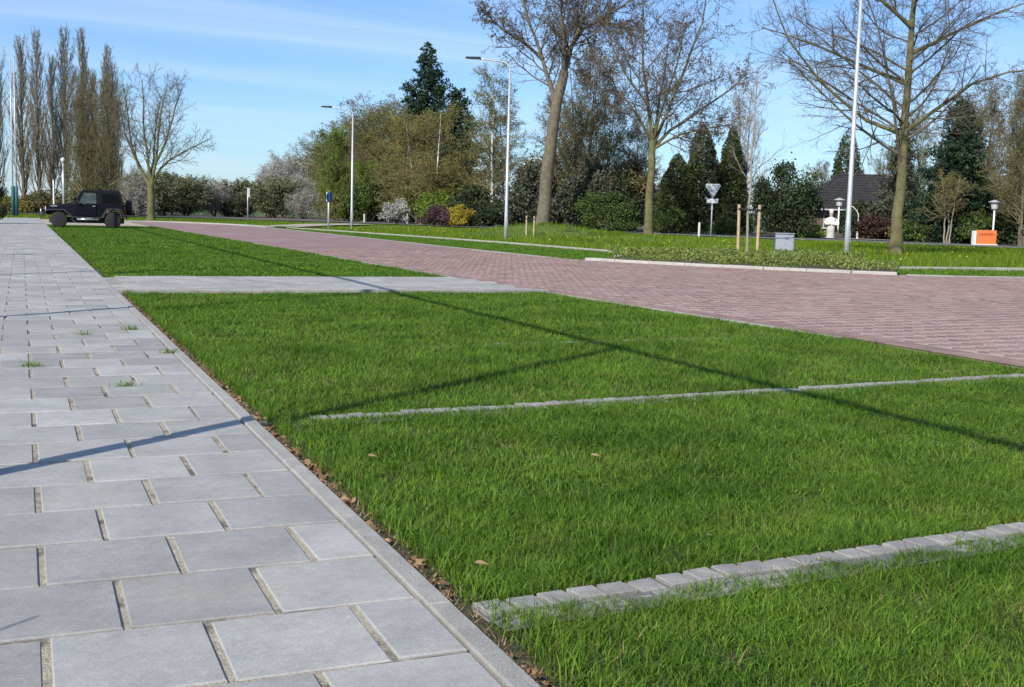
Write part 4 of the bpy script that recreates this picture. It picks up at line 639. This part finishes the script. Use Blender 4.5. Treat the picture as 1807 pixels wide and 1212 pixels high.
# --- staked young tree
T0 = trunk_line([(0, 0, -0.1), (0.02, 0, 2), (0.0, 0, 4), (0.05, 0, 6.0)], 0.05, 0.012, 10); A1 = spawn(*T0, 18, 0.38, 0.97, 0.75, 0.15, 0.26, 6, 0.06, 0.08, 0.5, 0.008, 0.5); A2 = spawn(*A1, 6, 0.2, 0.98, 0.6, 0.2, 0.45, 4, 0.03, 0.1, 0.55, 0.005, 0.3); A3 = spawn(*A2, 3, 0.2, 0.98, 0.6, 0.2, 0.5, 3, 0.0, 0.1, 0.6, 0.004, 0.3)
tree_obj('young_tree', [(T0[0], T0[1], 8)], [(A1[0], A1[1], 4), (A2[0], A2[1], 3), (A3[0], A3[1], 3)], M['twigpale'], M['twigpale'], loc=(21.75, 32.0, 0), rz=ROT, label='slender young tree tied between two wooden stakes')
ts = empty('tree_stakes', (21.75, 32.0, -0.02), ROT, 'pair of wooden stakes with black strap holding the young tree', 'tree stakes')
for sx in (-0.30, 0.32): MB().tube([(sx, 0, -0.2), (sx - 0.03 * (1 if sx < 0 else -0.5), 0, 1.62)], 0.048, 10).build('stake', M['wood'], ts)
MB().box((0.0, -0.055, 1.46), (0.72, 0.014, 0.07), ry=0.04).build('strap', M['strap'], ts)
ts2 = empty('tree_stakes', (23.3, 53.2, -0.02), ROT, 'small pair of wooden stakes on the mound right of the middle lamp post', 'tree stakes')
for sx in (-0.19, 0.19): MB().tube([(sx, 0, -0.2), (sx, 0, 1.05)], 0.04, 8).build('stake', M['wood'], ts2)
MB().box((0.0, -0.045, 0.9), (0.46, 0.01, 0.05)).build('strap', M['strap'], ts2)

# ------------------------------------------------------------------ street furniture
def lamp_post(x, y, h, label, arm_az):
    r = empty('street_lamp', (x, y, -0.06), arm_az, label, 'street lamp', 'street lamps along the brick road')
    MB().tube([(0, 0, -0.3), (0, 0, 1.2), (0, 0, 1.25), (0, 0, h * 0.96)], [0.082, 0.080, 0.072, 0.042], 14).build('pole', M['galv'], r, True)
    a = [(0, 0, h * 0.955)] + [(-0.45 * (1 - math.cos(t)), 0, h * 0.955 + 0.30 * math.sin(t)) for t in np.linspace(0.2, 1.5, 6)] + [(-1.1, 0, h + 0.02), (-1.35, 0, h + 0.05)]
    arm = MB().tube(a, [0.040] * 3 + [0.032] * (len(a) - 3), 10).build('arm', M['galv'], r, True)
    hd = MB().add([(-1.25, -0.07, h + 0.01), (-1.25, 0.07, h + 0.01), (-1.95, 0.12, h + 0.05), (-1.95, -0.12, h + 0.05), (-1.28, -0.08, h + 0.13), (-1.28, 0.08, h + 0.13), (-1.9, 0.10, h + 0.12), (-1.9, -0.10, h + 0.12)], [(0, 1, 2, 3), (4, 7, 6, 5), (0, 4, 5, 1), (1, 5, 6, 2), (2, 6, 7, 3), (3, 7, 4, 0)]).build('lamp_head', M['lamphead'], r, bevel=0.02)
    MB().box((-1.62, 0, h + 0.022), (0.42, 0.13, 0.012), ry=0.06).build('lamp_lens', M['lampglass'], hd)
    MB().box((0.075, 0, 0.75), (0.012, 0.09, 0.34)).build('hatch', M['signback'], r)
lamp_post(18.6, 69.7, 7.25, 'distant galvanised street lamp in front of the olive trees', ROT); lamp_post(19.6, 47.4, 7.75, 'middle galvanised street lamp left of the grassy mound', ROT); lamp_post(22.6, 28.1, 9.2, 'nearest tall galvanised lamp post right of the staked tree', ROT)
def simple_lamp(x, y, h, label):
    r = empty('street_lamp', (x, y, -0.06), 0, label, 'street lamp'); MB().tube([(0, 0, -0.1), (0, 0, h * 0.9)], [0.11, 0.08], 10).build('pole', M['galv'], r, True)
    MB().lathe([(0.09, h * 0.9), (0.16, h * 0.93), (0.20, h * 0.965), (0.06, h)], n=12).build('lamp_head', M['lampglass'], r, True)
simple_lamp(3.35, 107.9, 5.0, 'short white lamp post behind the bonnet of the black car')
for x, lb in ((-0.62, 'left one of the two tall slim masts at the pavement end'), (-0.36, 'right one of the two tall slim masts at the pavement end')):
    r = empty('mast', (x, 100.8, -0.06), 0, lb, 'mast', 'masts at the pavement end'); MB().tube([(0, 0, -0.1), (0, 0, 12.3)], [0.065, 0.04], 10).build('pole', M['galv'], r, True); MB().lathe([(0.13, -0.05), (0.13, 2.3), (0.09, 2.35)], n=12).build('sleeve', M['teal'], r, True)
r = empty('white_post', (2.0, 84.5, -0.06), 0, 'thin white post in front of the black car bumper', 'post'); MB().tube([(0, 0, -0.1), (0, 0, 2.6)], 0.05, 8).build('shaft', M['white'], r); MB().lathe([(0.05, 2.6), (0.06, 2.63), (0.0, 2.68)], n=8).build('cap', M['signback'], r)
# give way sign seen from behind with a small plate
r = empty('give_way_sign', (44.3, 69.7, -0.06), ROT, 'grey back of a triangular give way sign with plate on a post', 'road sign'); MB().tube([(0, 0, -0.2), (0, 0, 3.2)], 0.045, 10).build('post', M['galv'], r, True)
MB().prism([(-0.42, 3.55), (0.42, 3.55), (0.47, 3.46), (0.05, 2.78), (-0.05, 2.78), (-0.47, 3.46)][::-1], -0.075, -0.05).build('sign_plate', M['signback'], r); MB().prism([(-0.47, 3.60), (0.47, 3.60), (0.53, 3.46), (0.06, 2.70), (-0.06, 2.70), (-0.53, 3.46)][::-1], -0.048, -0.042).build('sign_rim', M['white'], r)
MB().box((0, -0.06, 2.42), (0.80, 0.02, 0.30)).build('supplement_plate', M['white'], r, bevel=0.01)
r = empty('traffic_sign', (16.0, 65.0, -0.06), ROT, 'grey post with a narrow blue and white sign left of the distant lamp', 'road sign'); MB().tube([(0, 0, -0.2), (0, 0, 2.15)], 0.05, 10).build('post', M['galv'], r, True)
MB().lathe([(0.30, 0), (0.31, 0.005), (0.31, 0.02), (0.30, 0.025)], n=20).build('sign_disc', M['blue'], r).matrix_local = Matrix.Translation((0.02, 0.0, 1.85)) @ Matrix.Rotation(rad(68), 4, 'Z') @ Matrix.Rotation(rad(90), 4, 'X'); MB().box((-0.05, -0.08, 1.86), (0.14, 0.02, 0.5)).build('sign_face', M['white'], r)
r = empty('traffic_sign', (21.0, 119.0, -0.06), ROT, 'far grey signpost in front of the hedge beyond the brick road end', 'road sign'); MB().tube([(0, 0, -0.2), (0, 0, 3.1)], 0.055, 8).build('post', M['galv'], r, True); MB().box((0.12, -0.07, 2.6), (0.22, 0.02, 0.9)).build('sign_plate', M['signback'], r)
for i, (x, y, h, lb) in enumerate(((41.6, 66.9, 0.9, 'grey marker post right of the slender olive trunk'), (32.8, 103.2, 1.2, 'pale fence post below the whitish shrub'), (33.6, 101.6, 0.9, 'pale fence post right of the one below the whitish shrub'), (29.6, 106.4, 0.8, 'low pale post left of the distant lamp post'))):
    r = empty('marker_post', (x, y, -0.06), 0, lb, 'post', 'small posts by the asphalt road'); MB().box((0, 0, h / 2 - 0.05), (0.11, 0.11, h + 0.1), rz=0.3).build('shaft', M['whitestone'], r, bevel=0.01); MB().lathe([(0.075, h), (0.08, h + 0.02), (0.0, h + 0.06)], n=8).build('cap', M['signback'], r)
# utility cabinet
r = empty('utility_cabinet', (24.4, 33.7, -0.06), ROT, 'small grey utility cabinet in the planting behind the staked tree', 'cabinet'); MB().box((0, 0, 0.36), (0.62, 0.30, 0.72)).build('body', M['greybox'], r, bevel=0.008); MB().box((0, -0.01, 0.735), (0.67, 0.35, 0.03)).build('lid', M['greybox'], r, bevel=0.006)
d_ = MB().box((0.0, -0.155, 0.36), (0.54, 0.012, 0.60)).build('door', M['greybox'], r, bevel=0.004); MB().box((0.06, -0.166, 0.55), (0.035, 0.012, 0.05)).build('handle', M['dark'], d_)
# orange board with a white end wall
r = empty('orange_board', (53.4, 53.7, -0.06), ROT + 0.10, 'orange name board with dark lettering between white ends by the road', 'sign'); MB().box((0.05, 0, 0.50), (1.30, 0.08, 0.86)).build('board', M['orange'], r, bevel=0.01)
for sx, wd_ in ((-0.70, 0.13),): MB().box((sx, 0.0, 0.42), (wd_, 0.36, 0.92)).build('end_block', M['white'], r, bevel=0.015)
MB().box((0.05, 0, 0.03), (1.5, 0.14, 0.14)).build('foot', M['whitestone'], r)
tcu = bpy.data.curves.new('lettering', 'FONT'); tcu.body = 'VAESSEN'; tcu.size = 0.30; tcu.align_x = 'CENTER'; tcu.extrude = 0.004; tob = bpy.data.objects.new('tmp', tcu); COL.objects.link(tob)
bpy.context.view_layer.update(); tm = bpy.data.meshes.new_from_object(tob.evaluated_get(bpy.context.evaluated_depsgraph_get())); bpy.data.objects.remove(tob)
lt = link('lettering', tm, M['inkred'], r); lt.location = (0.07, -0.047, 0.60); lt.rotation_euler = (rad(90), 0, 0); lt.scale = (0.86, 0.80, 0.8)
# garden lanterns
def lantern(x, y, h, label):
    r = empty('garden_lantern', (x, y, -0.06), ROT, label, 'lantern', 'garden lanterns'); MB().tube([(0, 0, -0.1), (0, 0, h - 0.58)], 0.055, 10).build('pole', M['white'], r, True); MB().lathe([(0.09, h - 0.58), (0.19, h - 0.52), (0.26, h - 0.16), (0.2, h - 0.14)], n=8).build('lantern_glass', M['lampglass'], r)
    MB().lathe([(0.40, h - 0.13), (0.41, h - 0.11), (0.2, h - 0.02), (0.05, h + 0.03)], n=12).build('cap', M['signback'], r)
lantern(53.1, 67.1, 2.85, 'white garden lantern beside the chef statue'); lantern(54.8, 54.5, 2.75, 'white garden lantern behind the orange board')
r = empty('arched_pole', (54.5, 66.7, -0.06), ROT, 'thin pale pole with arched top right of the chef statue', 'pole'); MB().tube([(0, 0, -0.1), (0, 0, 1.75), (-0.12, 0, 2.0), (-0.4, 0, 2.28), (-0.6, 0, 2.32)], 0.035, 8).build('shaft', M['whitestone'], r, True); MB().lathe([(0.07, -0.05), (0.07, 0.5), (0.045, 0.55)], n=8).build('base', M['white'], r)
# chef statue
r = empty('chef_statue', (52.0, 66.5, -0.06), ROT, 'white chef figure statue with tall hat holding a board', 'statue')
b = MB(); b.lathe([(0.26, 0.92), (0.31, 1.05), (0.33, 1.22), (0.34, 1.38), (0.28, 1.46), (0.14, 1.52), (0.08, 1.55)], n=16)
for s in (-1, 1): b.tube([(s * 0.29, 0, 1.38), (s * 0.42, -0.06, 1.14), (s * 0.38, -0.20, 1.02), (s * 0.14, -0.34, 1.06)], [0.11, 0.10, 0.085, 0.06], 8)
b.build('jacket', M['whitestone'], r, True); MB().lathe([(0.30, 0.0), (0.31, 0.06), (0.27, 0.3), (0.28, 0.6), (0.29, 0.93)], n=16).build('apron', M['apron'], r, True)
hd = MB().lathe([(0.05, 1.50), (0.10, 1.56), (0.125, 1.66), (0.11, 1.74)], n=14).build('head', M['skin'], r, True); MB().box((0, -0.125, 1.64), (0.035, 0.05, 0.05)).build('nose', M['skin'], hd)
MB().lathe([(0.125, 1.71), (0.135, 1.82), (0.17, 1.92), (0.19, 2.0), (0.16, 2.07), (0.05, 2.09)], n=14).build('hat', M['whitestone'], r, True); MB().box((0.22, -0.36, 1.10), (0.5, 0.04, 0.22), ry=0.1).build('held_board', M['white'], r, bevel=0.01)
# house behind the garden
h_ = empty('bungalow', (66.0, 80.6, -0.06), ROT, 'low bungalow with dark hipped roof behind the garden', 'house'); h_.scale = (1.22, 1.1, 0.93)
mb = MB(); mb.box((0, 0, 1.2), (8.4, 6.4, 2.5)); mb.build('wall', M['wallbrick'], h_)
rf = MB().add([(-4.9, -3.8, 2.4), (4.9, -3.8, 2.4), (4.9, 3.8, 2.4), (-4.9, 3.8, 2.4), (-1.6, 0, 5.6), (1.3, 0, 5.6)], [(0, 1, 5, 4), (1, 2, 5), (2, 3, 4, 5), (3, 0, 4), (3, 2, 1, 0)]).build('roof', M['roof'], h_)
ridge = MB().tube([(-1.6, 0, 5.62), (1.3, 0, 5.62)], 0.09, 8); [ridge.tube([e, p], 0.08, 6) for e, p in (((-4.9, -3.8, 2.42), (-1.6, 0, 5.62)), ((4.9, -3.8, 2.42), (1.3, 0, 5.62)))]; ridge.build('ridge', M['roof'], rf)
rows_ = MB()
for k in range(1, 13): t = k / 13; rows_.box((-0.15 * t, -3.8 + 3.8 * t - 0.02, 2.4 + 3.2 * t + 0.012), (9.8 - 6.9 * t - 0.3, 0.05, 0.02))
tag(rows_.build('tile_courses', M['roof'], rf), kind='stuff')
MB().box((0, -3.86, 2.36), (9.9, 0.12, 0.12)).build('gutter', M['signback'], h_)
for wx_, ww in ((-2.6, 1.4), (0.4, 1.6), (2.9, 1.0)):
    wn = MB().box((wx_, -3.21, 1.35), (ww, 0.06, 1.2)).build('window', M['signback'], h_); MB().box((wx_ - ww / 4 + 0.02, -3.25, 1.35), (ww / 2 - 0.1, 0.02, 1.04)).build('pane', M['glass'], wn); MB().box((wx_ + ww / 4 - 0.02, -3.25, 1.35), (ww / 2 - 0.1, 0.02, 1.04)).build('pane', M['glass'], wn); MB().box((wx_, -3.26, 0.71), (ww + 0.2, 0.14, 0.06)).build('sill', M['whitestone'], wn)
# ball-stop fence left of the pavement: tall posts and a top rail, its shadow lies over the slabs and the lawn
bf = empty('ball_stop_fence', (-1.22, 4.22, -0.06), 0, 'tall steel ball fence whose post and rail shadows cross the lawn', 'fence'); HP = 5.80
for k in range(-1, 8): MB().tube([(0, 7.05 * k, -0.1), (0, 7.05 * k, HP)], 0.052, 10).build('post', M['galv'], bf, True)
MB().tube([(0, -7.1, HP), (0, 0, HP + 0.01), (0, 24, HP), (0, 49.4, HP + 0.02)], 0.045, 8).build('top_rail', M['galv'], bf, True)
for yk in (-2.0, -2.5): MB().tube([(0, yk, 0.0), (0, yk + 0.05, 1.25)], 0.005, 5).build('stay_wire', M['galv'], bf)

# ------------------------------------------------------------------ black off-road car parked across the lawn
car = empty('offroad_car', (2.82, 58.6, ZL), rad(-1.5), 'black short off-road car with hard top parked on the far lawn', 'car')
FX, RX, WR = -1.22, 1.15, 0.375                     # axles and wheel radius, nose towards -x
HW = 0.74
body = MB().prism([(-0.62, 0.52), (-0.50, 1.08), (-0.42, 1.12), (1.62, 1.12), (1.66, 0.60), (1.58, 0.50), (1.55, 0.62), (1.42, 0.86), (0.88, 0.86), (0.70, 0.62), (0.62, 0.46), (-0.55, 0.46)], -HW, HW).build('body', M['carpaint'], car, bevel=0.02)
hood = MB().add([(-1.72, -0.50, 0.60), (-1.72, 0.50, 0.60), (-0.52, 0.70, 0.56), (-0.52, -0.70, 0.56), (-1.72, -0.48, 0.98), (-1.72, 0.48, 0.98), (-0.52, 0.66, 1.10), (-0.52, -0.66, 1.10), (-1.70, -0.40, 1.04), (-1.70, 0.40, 1.04), (-0.52, 0.56, 1.145), (-0.52, -0.56, 1.145)], [(0, 3, 2, 1), (0, 4, 7, 3), (1, 2, 6, 5), (4, 8, 11, 7), (5, 6, 10, 9), (8, 9, 10, 11), (2, 3, 7, 11, 10, 6), (0, 1, 5, 9, 8, 4)]).build('hood', M['carpaint'], car, bevel=0.015)
MB().box((-1.15, -0.556, 0.99), (0.85, 0.008, 0.045), rz=-0.10).build('hood_glint', M['chrome'], hood)  # reflection along the hood side, modelled as a thin bright strip
gr = MB().box((-1.755, 0, 0.82), (0.05, 1.02, 0.46)).build('grille', M['carpaint'], car, bevel=0.012)
for k in range(7): MB().box((-1.784, -0.24 + 0.08 * k, 0.82), (0.012, 0.034, 0.30)).build('slot', M['dark'], gr)
for s in (-1, 1):
    hl = MB().lathe([(0.105, 0), (0.11, 0.02), (0.09, 0.045), (0.0, 0.055)], n=14).build('headlight', M['lampglass'], car, True); hl.matrix_local = Matrix.Translation((-1.77, s * 0.40, 0.86)) @ Matrix.Rotation(rad(-90), 4, 'Y')
    y0, y1 = (HW - 0.06, HW + 0.14) if s > 0 else (-HW - 0.14, -HW + 0.06)
    iy0, iy1 = (0.50, y1) if s > 0 else (y0, -0.50)
    MB().prism([(-1.80, 0.76), (-1.72, 0.84), (-0.98, 0.86), (-0.60, 0.52), (0.62, 0.50), (0.62, 0.45), (-0.66, 0.46), (-1.02, 0.80), (-1.70, 0.79), (-1.78, 0.70)], iy0, iy1).build('front_fender', M['carplastic'], car, bevel=0.01)
    MB().prism([(0.62, 0.50), (0.84, 0.90), (0.94, 0.94), (1.40, 0.94), (1.50, 0.90), (1.72, 0.52), (1.66, 0.50), (1.45, 0.86), (0.90, 0.86), (0.69, 0.48)], y0 + (0.055 if s > 0 else 0), y1 - (0 if s > 0 else 0.055)).build('rear_fender', M['carplastic'], car, bevel=0.01)
    st = MB().tube([(-0.45, s * (HW + 0.13), 0.40), (0.52, s * (HW + 0.13), 0.40)], 0.045, 8).build('side_step', M['chrome'], car, True); MB().box((-0.02, s * (HW + 0.10), 0.455), (0.5, 0.16, 0.04)).build('tread_plate', M['chrome'], st)
    dr = MB().prism([(-0.40, 0.58), (-0.44, 1.09), (0.42, 1.09), (0.42, 0.70), (0.34, 0.56)], s * (HW + 0.018) - 0.014, s * (HW + 0.018) + 0.014).build('door', M['carpaint'], car, bevel=0.008); MB().box((0.30, s * (HW + 0.045), 1.02), (0.13, 0.03, 0.04)).build('handle', M['chrome'], dr)
    MB().prism([(-0.37, 1.15), (-0.14, 1.62), (0.40, 1.62), (0.42, 1.15)], s * (HW - 0.03) - 0.006, s * (HW - 0.03) + 0.006).build('door_window', M['carglass'], car)
    MB().prism([(0.66, 1.18), (0.66, 1.60), (1.36, 1.60), (1.50, 1.18)], s * (HW + 0.003) - 0.006, s * (HW + 0.003) + 0.006).build('rear_side_window', M['tintglass'], car)
    mr_ = MB().box((-0.40, s * (HW + 0.14), 1.22), (0.05, 0.16, 0.14)).build('mirror', M['carplastic'], car, bevel=0.015); MB().tube([(-0.40, s * HW, 1.12), (-0.40, s * (HW + 0.10), 1.17)], 0.015, 6).build('mirror_arm', M['carplastic'], mr_)
    MB().box((1.70, s * 0.60, 0.78), (0.06, 0.12, 0.18)).build('tail_light', M['redlamp'], car, bevel=0.01)
ht = MB()
ht.prism([(0.42, 1.12), (0.42, 1.66), (-0.12, 1.66), (-0.40, 1.12), (-0.48, 1.12), (-0.20, 1.71), (-0.10, 1.74), (1.40, 1.73), (1.46, 1.68), (1.64, 1.13)], HW - 0.045, HW - 0.005); ht.prism([(0.42, 1.12), (0.42, 1.66), (-0.12, 1.66), (-0.40, 1.12), (-0.48, 1.12), (-0.20, 1.71), (-0.10, 1.74), (1.40, 1.73), (1.46, 1.68), (1.64, 1.13)], -HW + 0.005, -HW + 0.045)
ht.box((0.64, 0, 1.745), (1.62, 1.42, 0.06)); ht.box((1.53, 0, 1.42), (0.05, 1.40, 0.6), ry=-0.3)
ht.build('hard_top', M['hardtop'], car, bevel=0.012)
ws = MB().prism([(-0.50, 1.12), (-0.485, 1.12), (-0.21, 1.70), (-0.225, 1.70)], -0.66, 0.66).build('windscreen', M['carglass'], car)
wf = MB().prism([(-0.52, 1.10), (-0.47, 1.10), (-0.19, 1.72), (-0.24, 1.72)], 0.66, 0.735); wf.prism([(-0.52, 1.10), (-0.47, 1.10), (-0.19, 1.72), (-0.24, 1.72)], -0.735, -0.66); wf.build('windscreen_frame', M['carpaint'], car)
for xx, nm in ((-1.92, 'front_bumper'), (1.80, 'rear_bumper')): MB().box((xx, 0, 0.56), (0.14, 1.46, 0.15)).build(nm, M['carplastic'], car, bevel=0.02)
MB().tube([(-1.98, -0.55, 0.62), (-2.0, -0.5, 0.86), (-2.0, 0.5, 0.86), (-1.98, 0.55, 0.62)], 0.03, 8).build('bull_bar', M['chrome'], car, True)
MB().box((0, 0, 0.36), (3.3, 1.1, 0.26)).build('chassis', M['dark'], car)
tyre = MB().lathe([(0.20, -0.12), (0.33, -0.128), (0.365, -0.11), (0.375, -0.05), (0.375, 0.05), (0.365, 0.11), (0.33, 0.128), (0.20, 0.12)], n=28); tme = np_mesh('tyre', np.concatenate(tyre.V), [np.array(v) for v in tyre.F.values()], True); tme.materials.append(M['tyre'])
rim = MB().lathe([(0.205, -0.10), (0.205, 0.125), (0.185, 0.13), (0.17, 0.09), (0.06, 0.10), (0.05, 0.135), (0.0, 0.14)], n=20)
for k in range(5): a = k * 2 * math.pi / 5; rim.box((0.115 * math.cos(a), 0.115 * math.sin(a), 0.112), (0.13, 0.05, 0.03), rz=a)
rme = np_mesh('rim', np.concatenate(rim.V), [np.array(v) for v in rim.F.values()]); rme.materials.append(M['rim'])
def wheel(name, mtx):
    wv = bpy.data.objects.new(name, tme); COL.objects.link(wv); wv.parent = car; wv.matrix_local = mtx; o = link('rim', rme, None, wv); return wv
for X_ in (FX, RX):
    for s in (-1, 1): wheel('wheel', Matrix.Translation((X_, s * 0.70, WR)) @ Matrix.Rotation(rad(90 if s < 0 else -90), 4, 'X'))
wheel('spare_wheel', Matrix.Translation((1.90, 0.05, 0.98)) @ Matrix.Rotation(rad(90), 4, 'Y'))
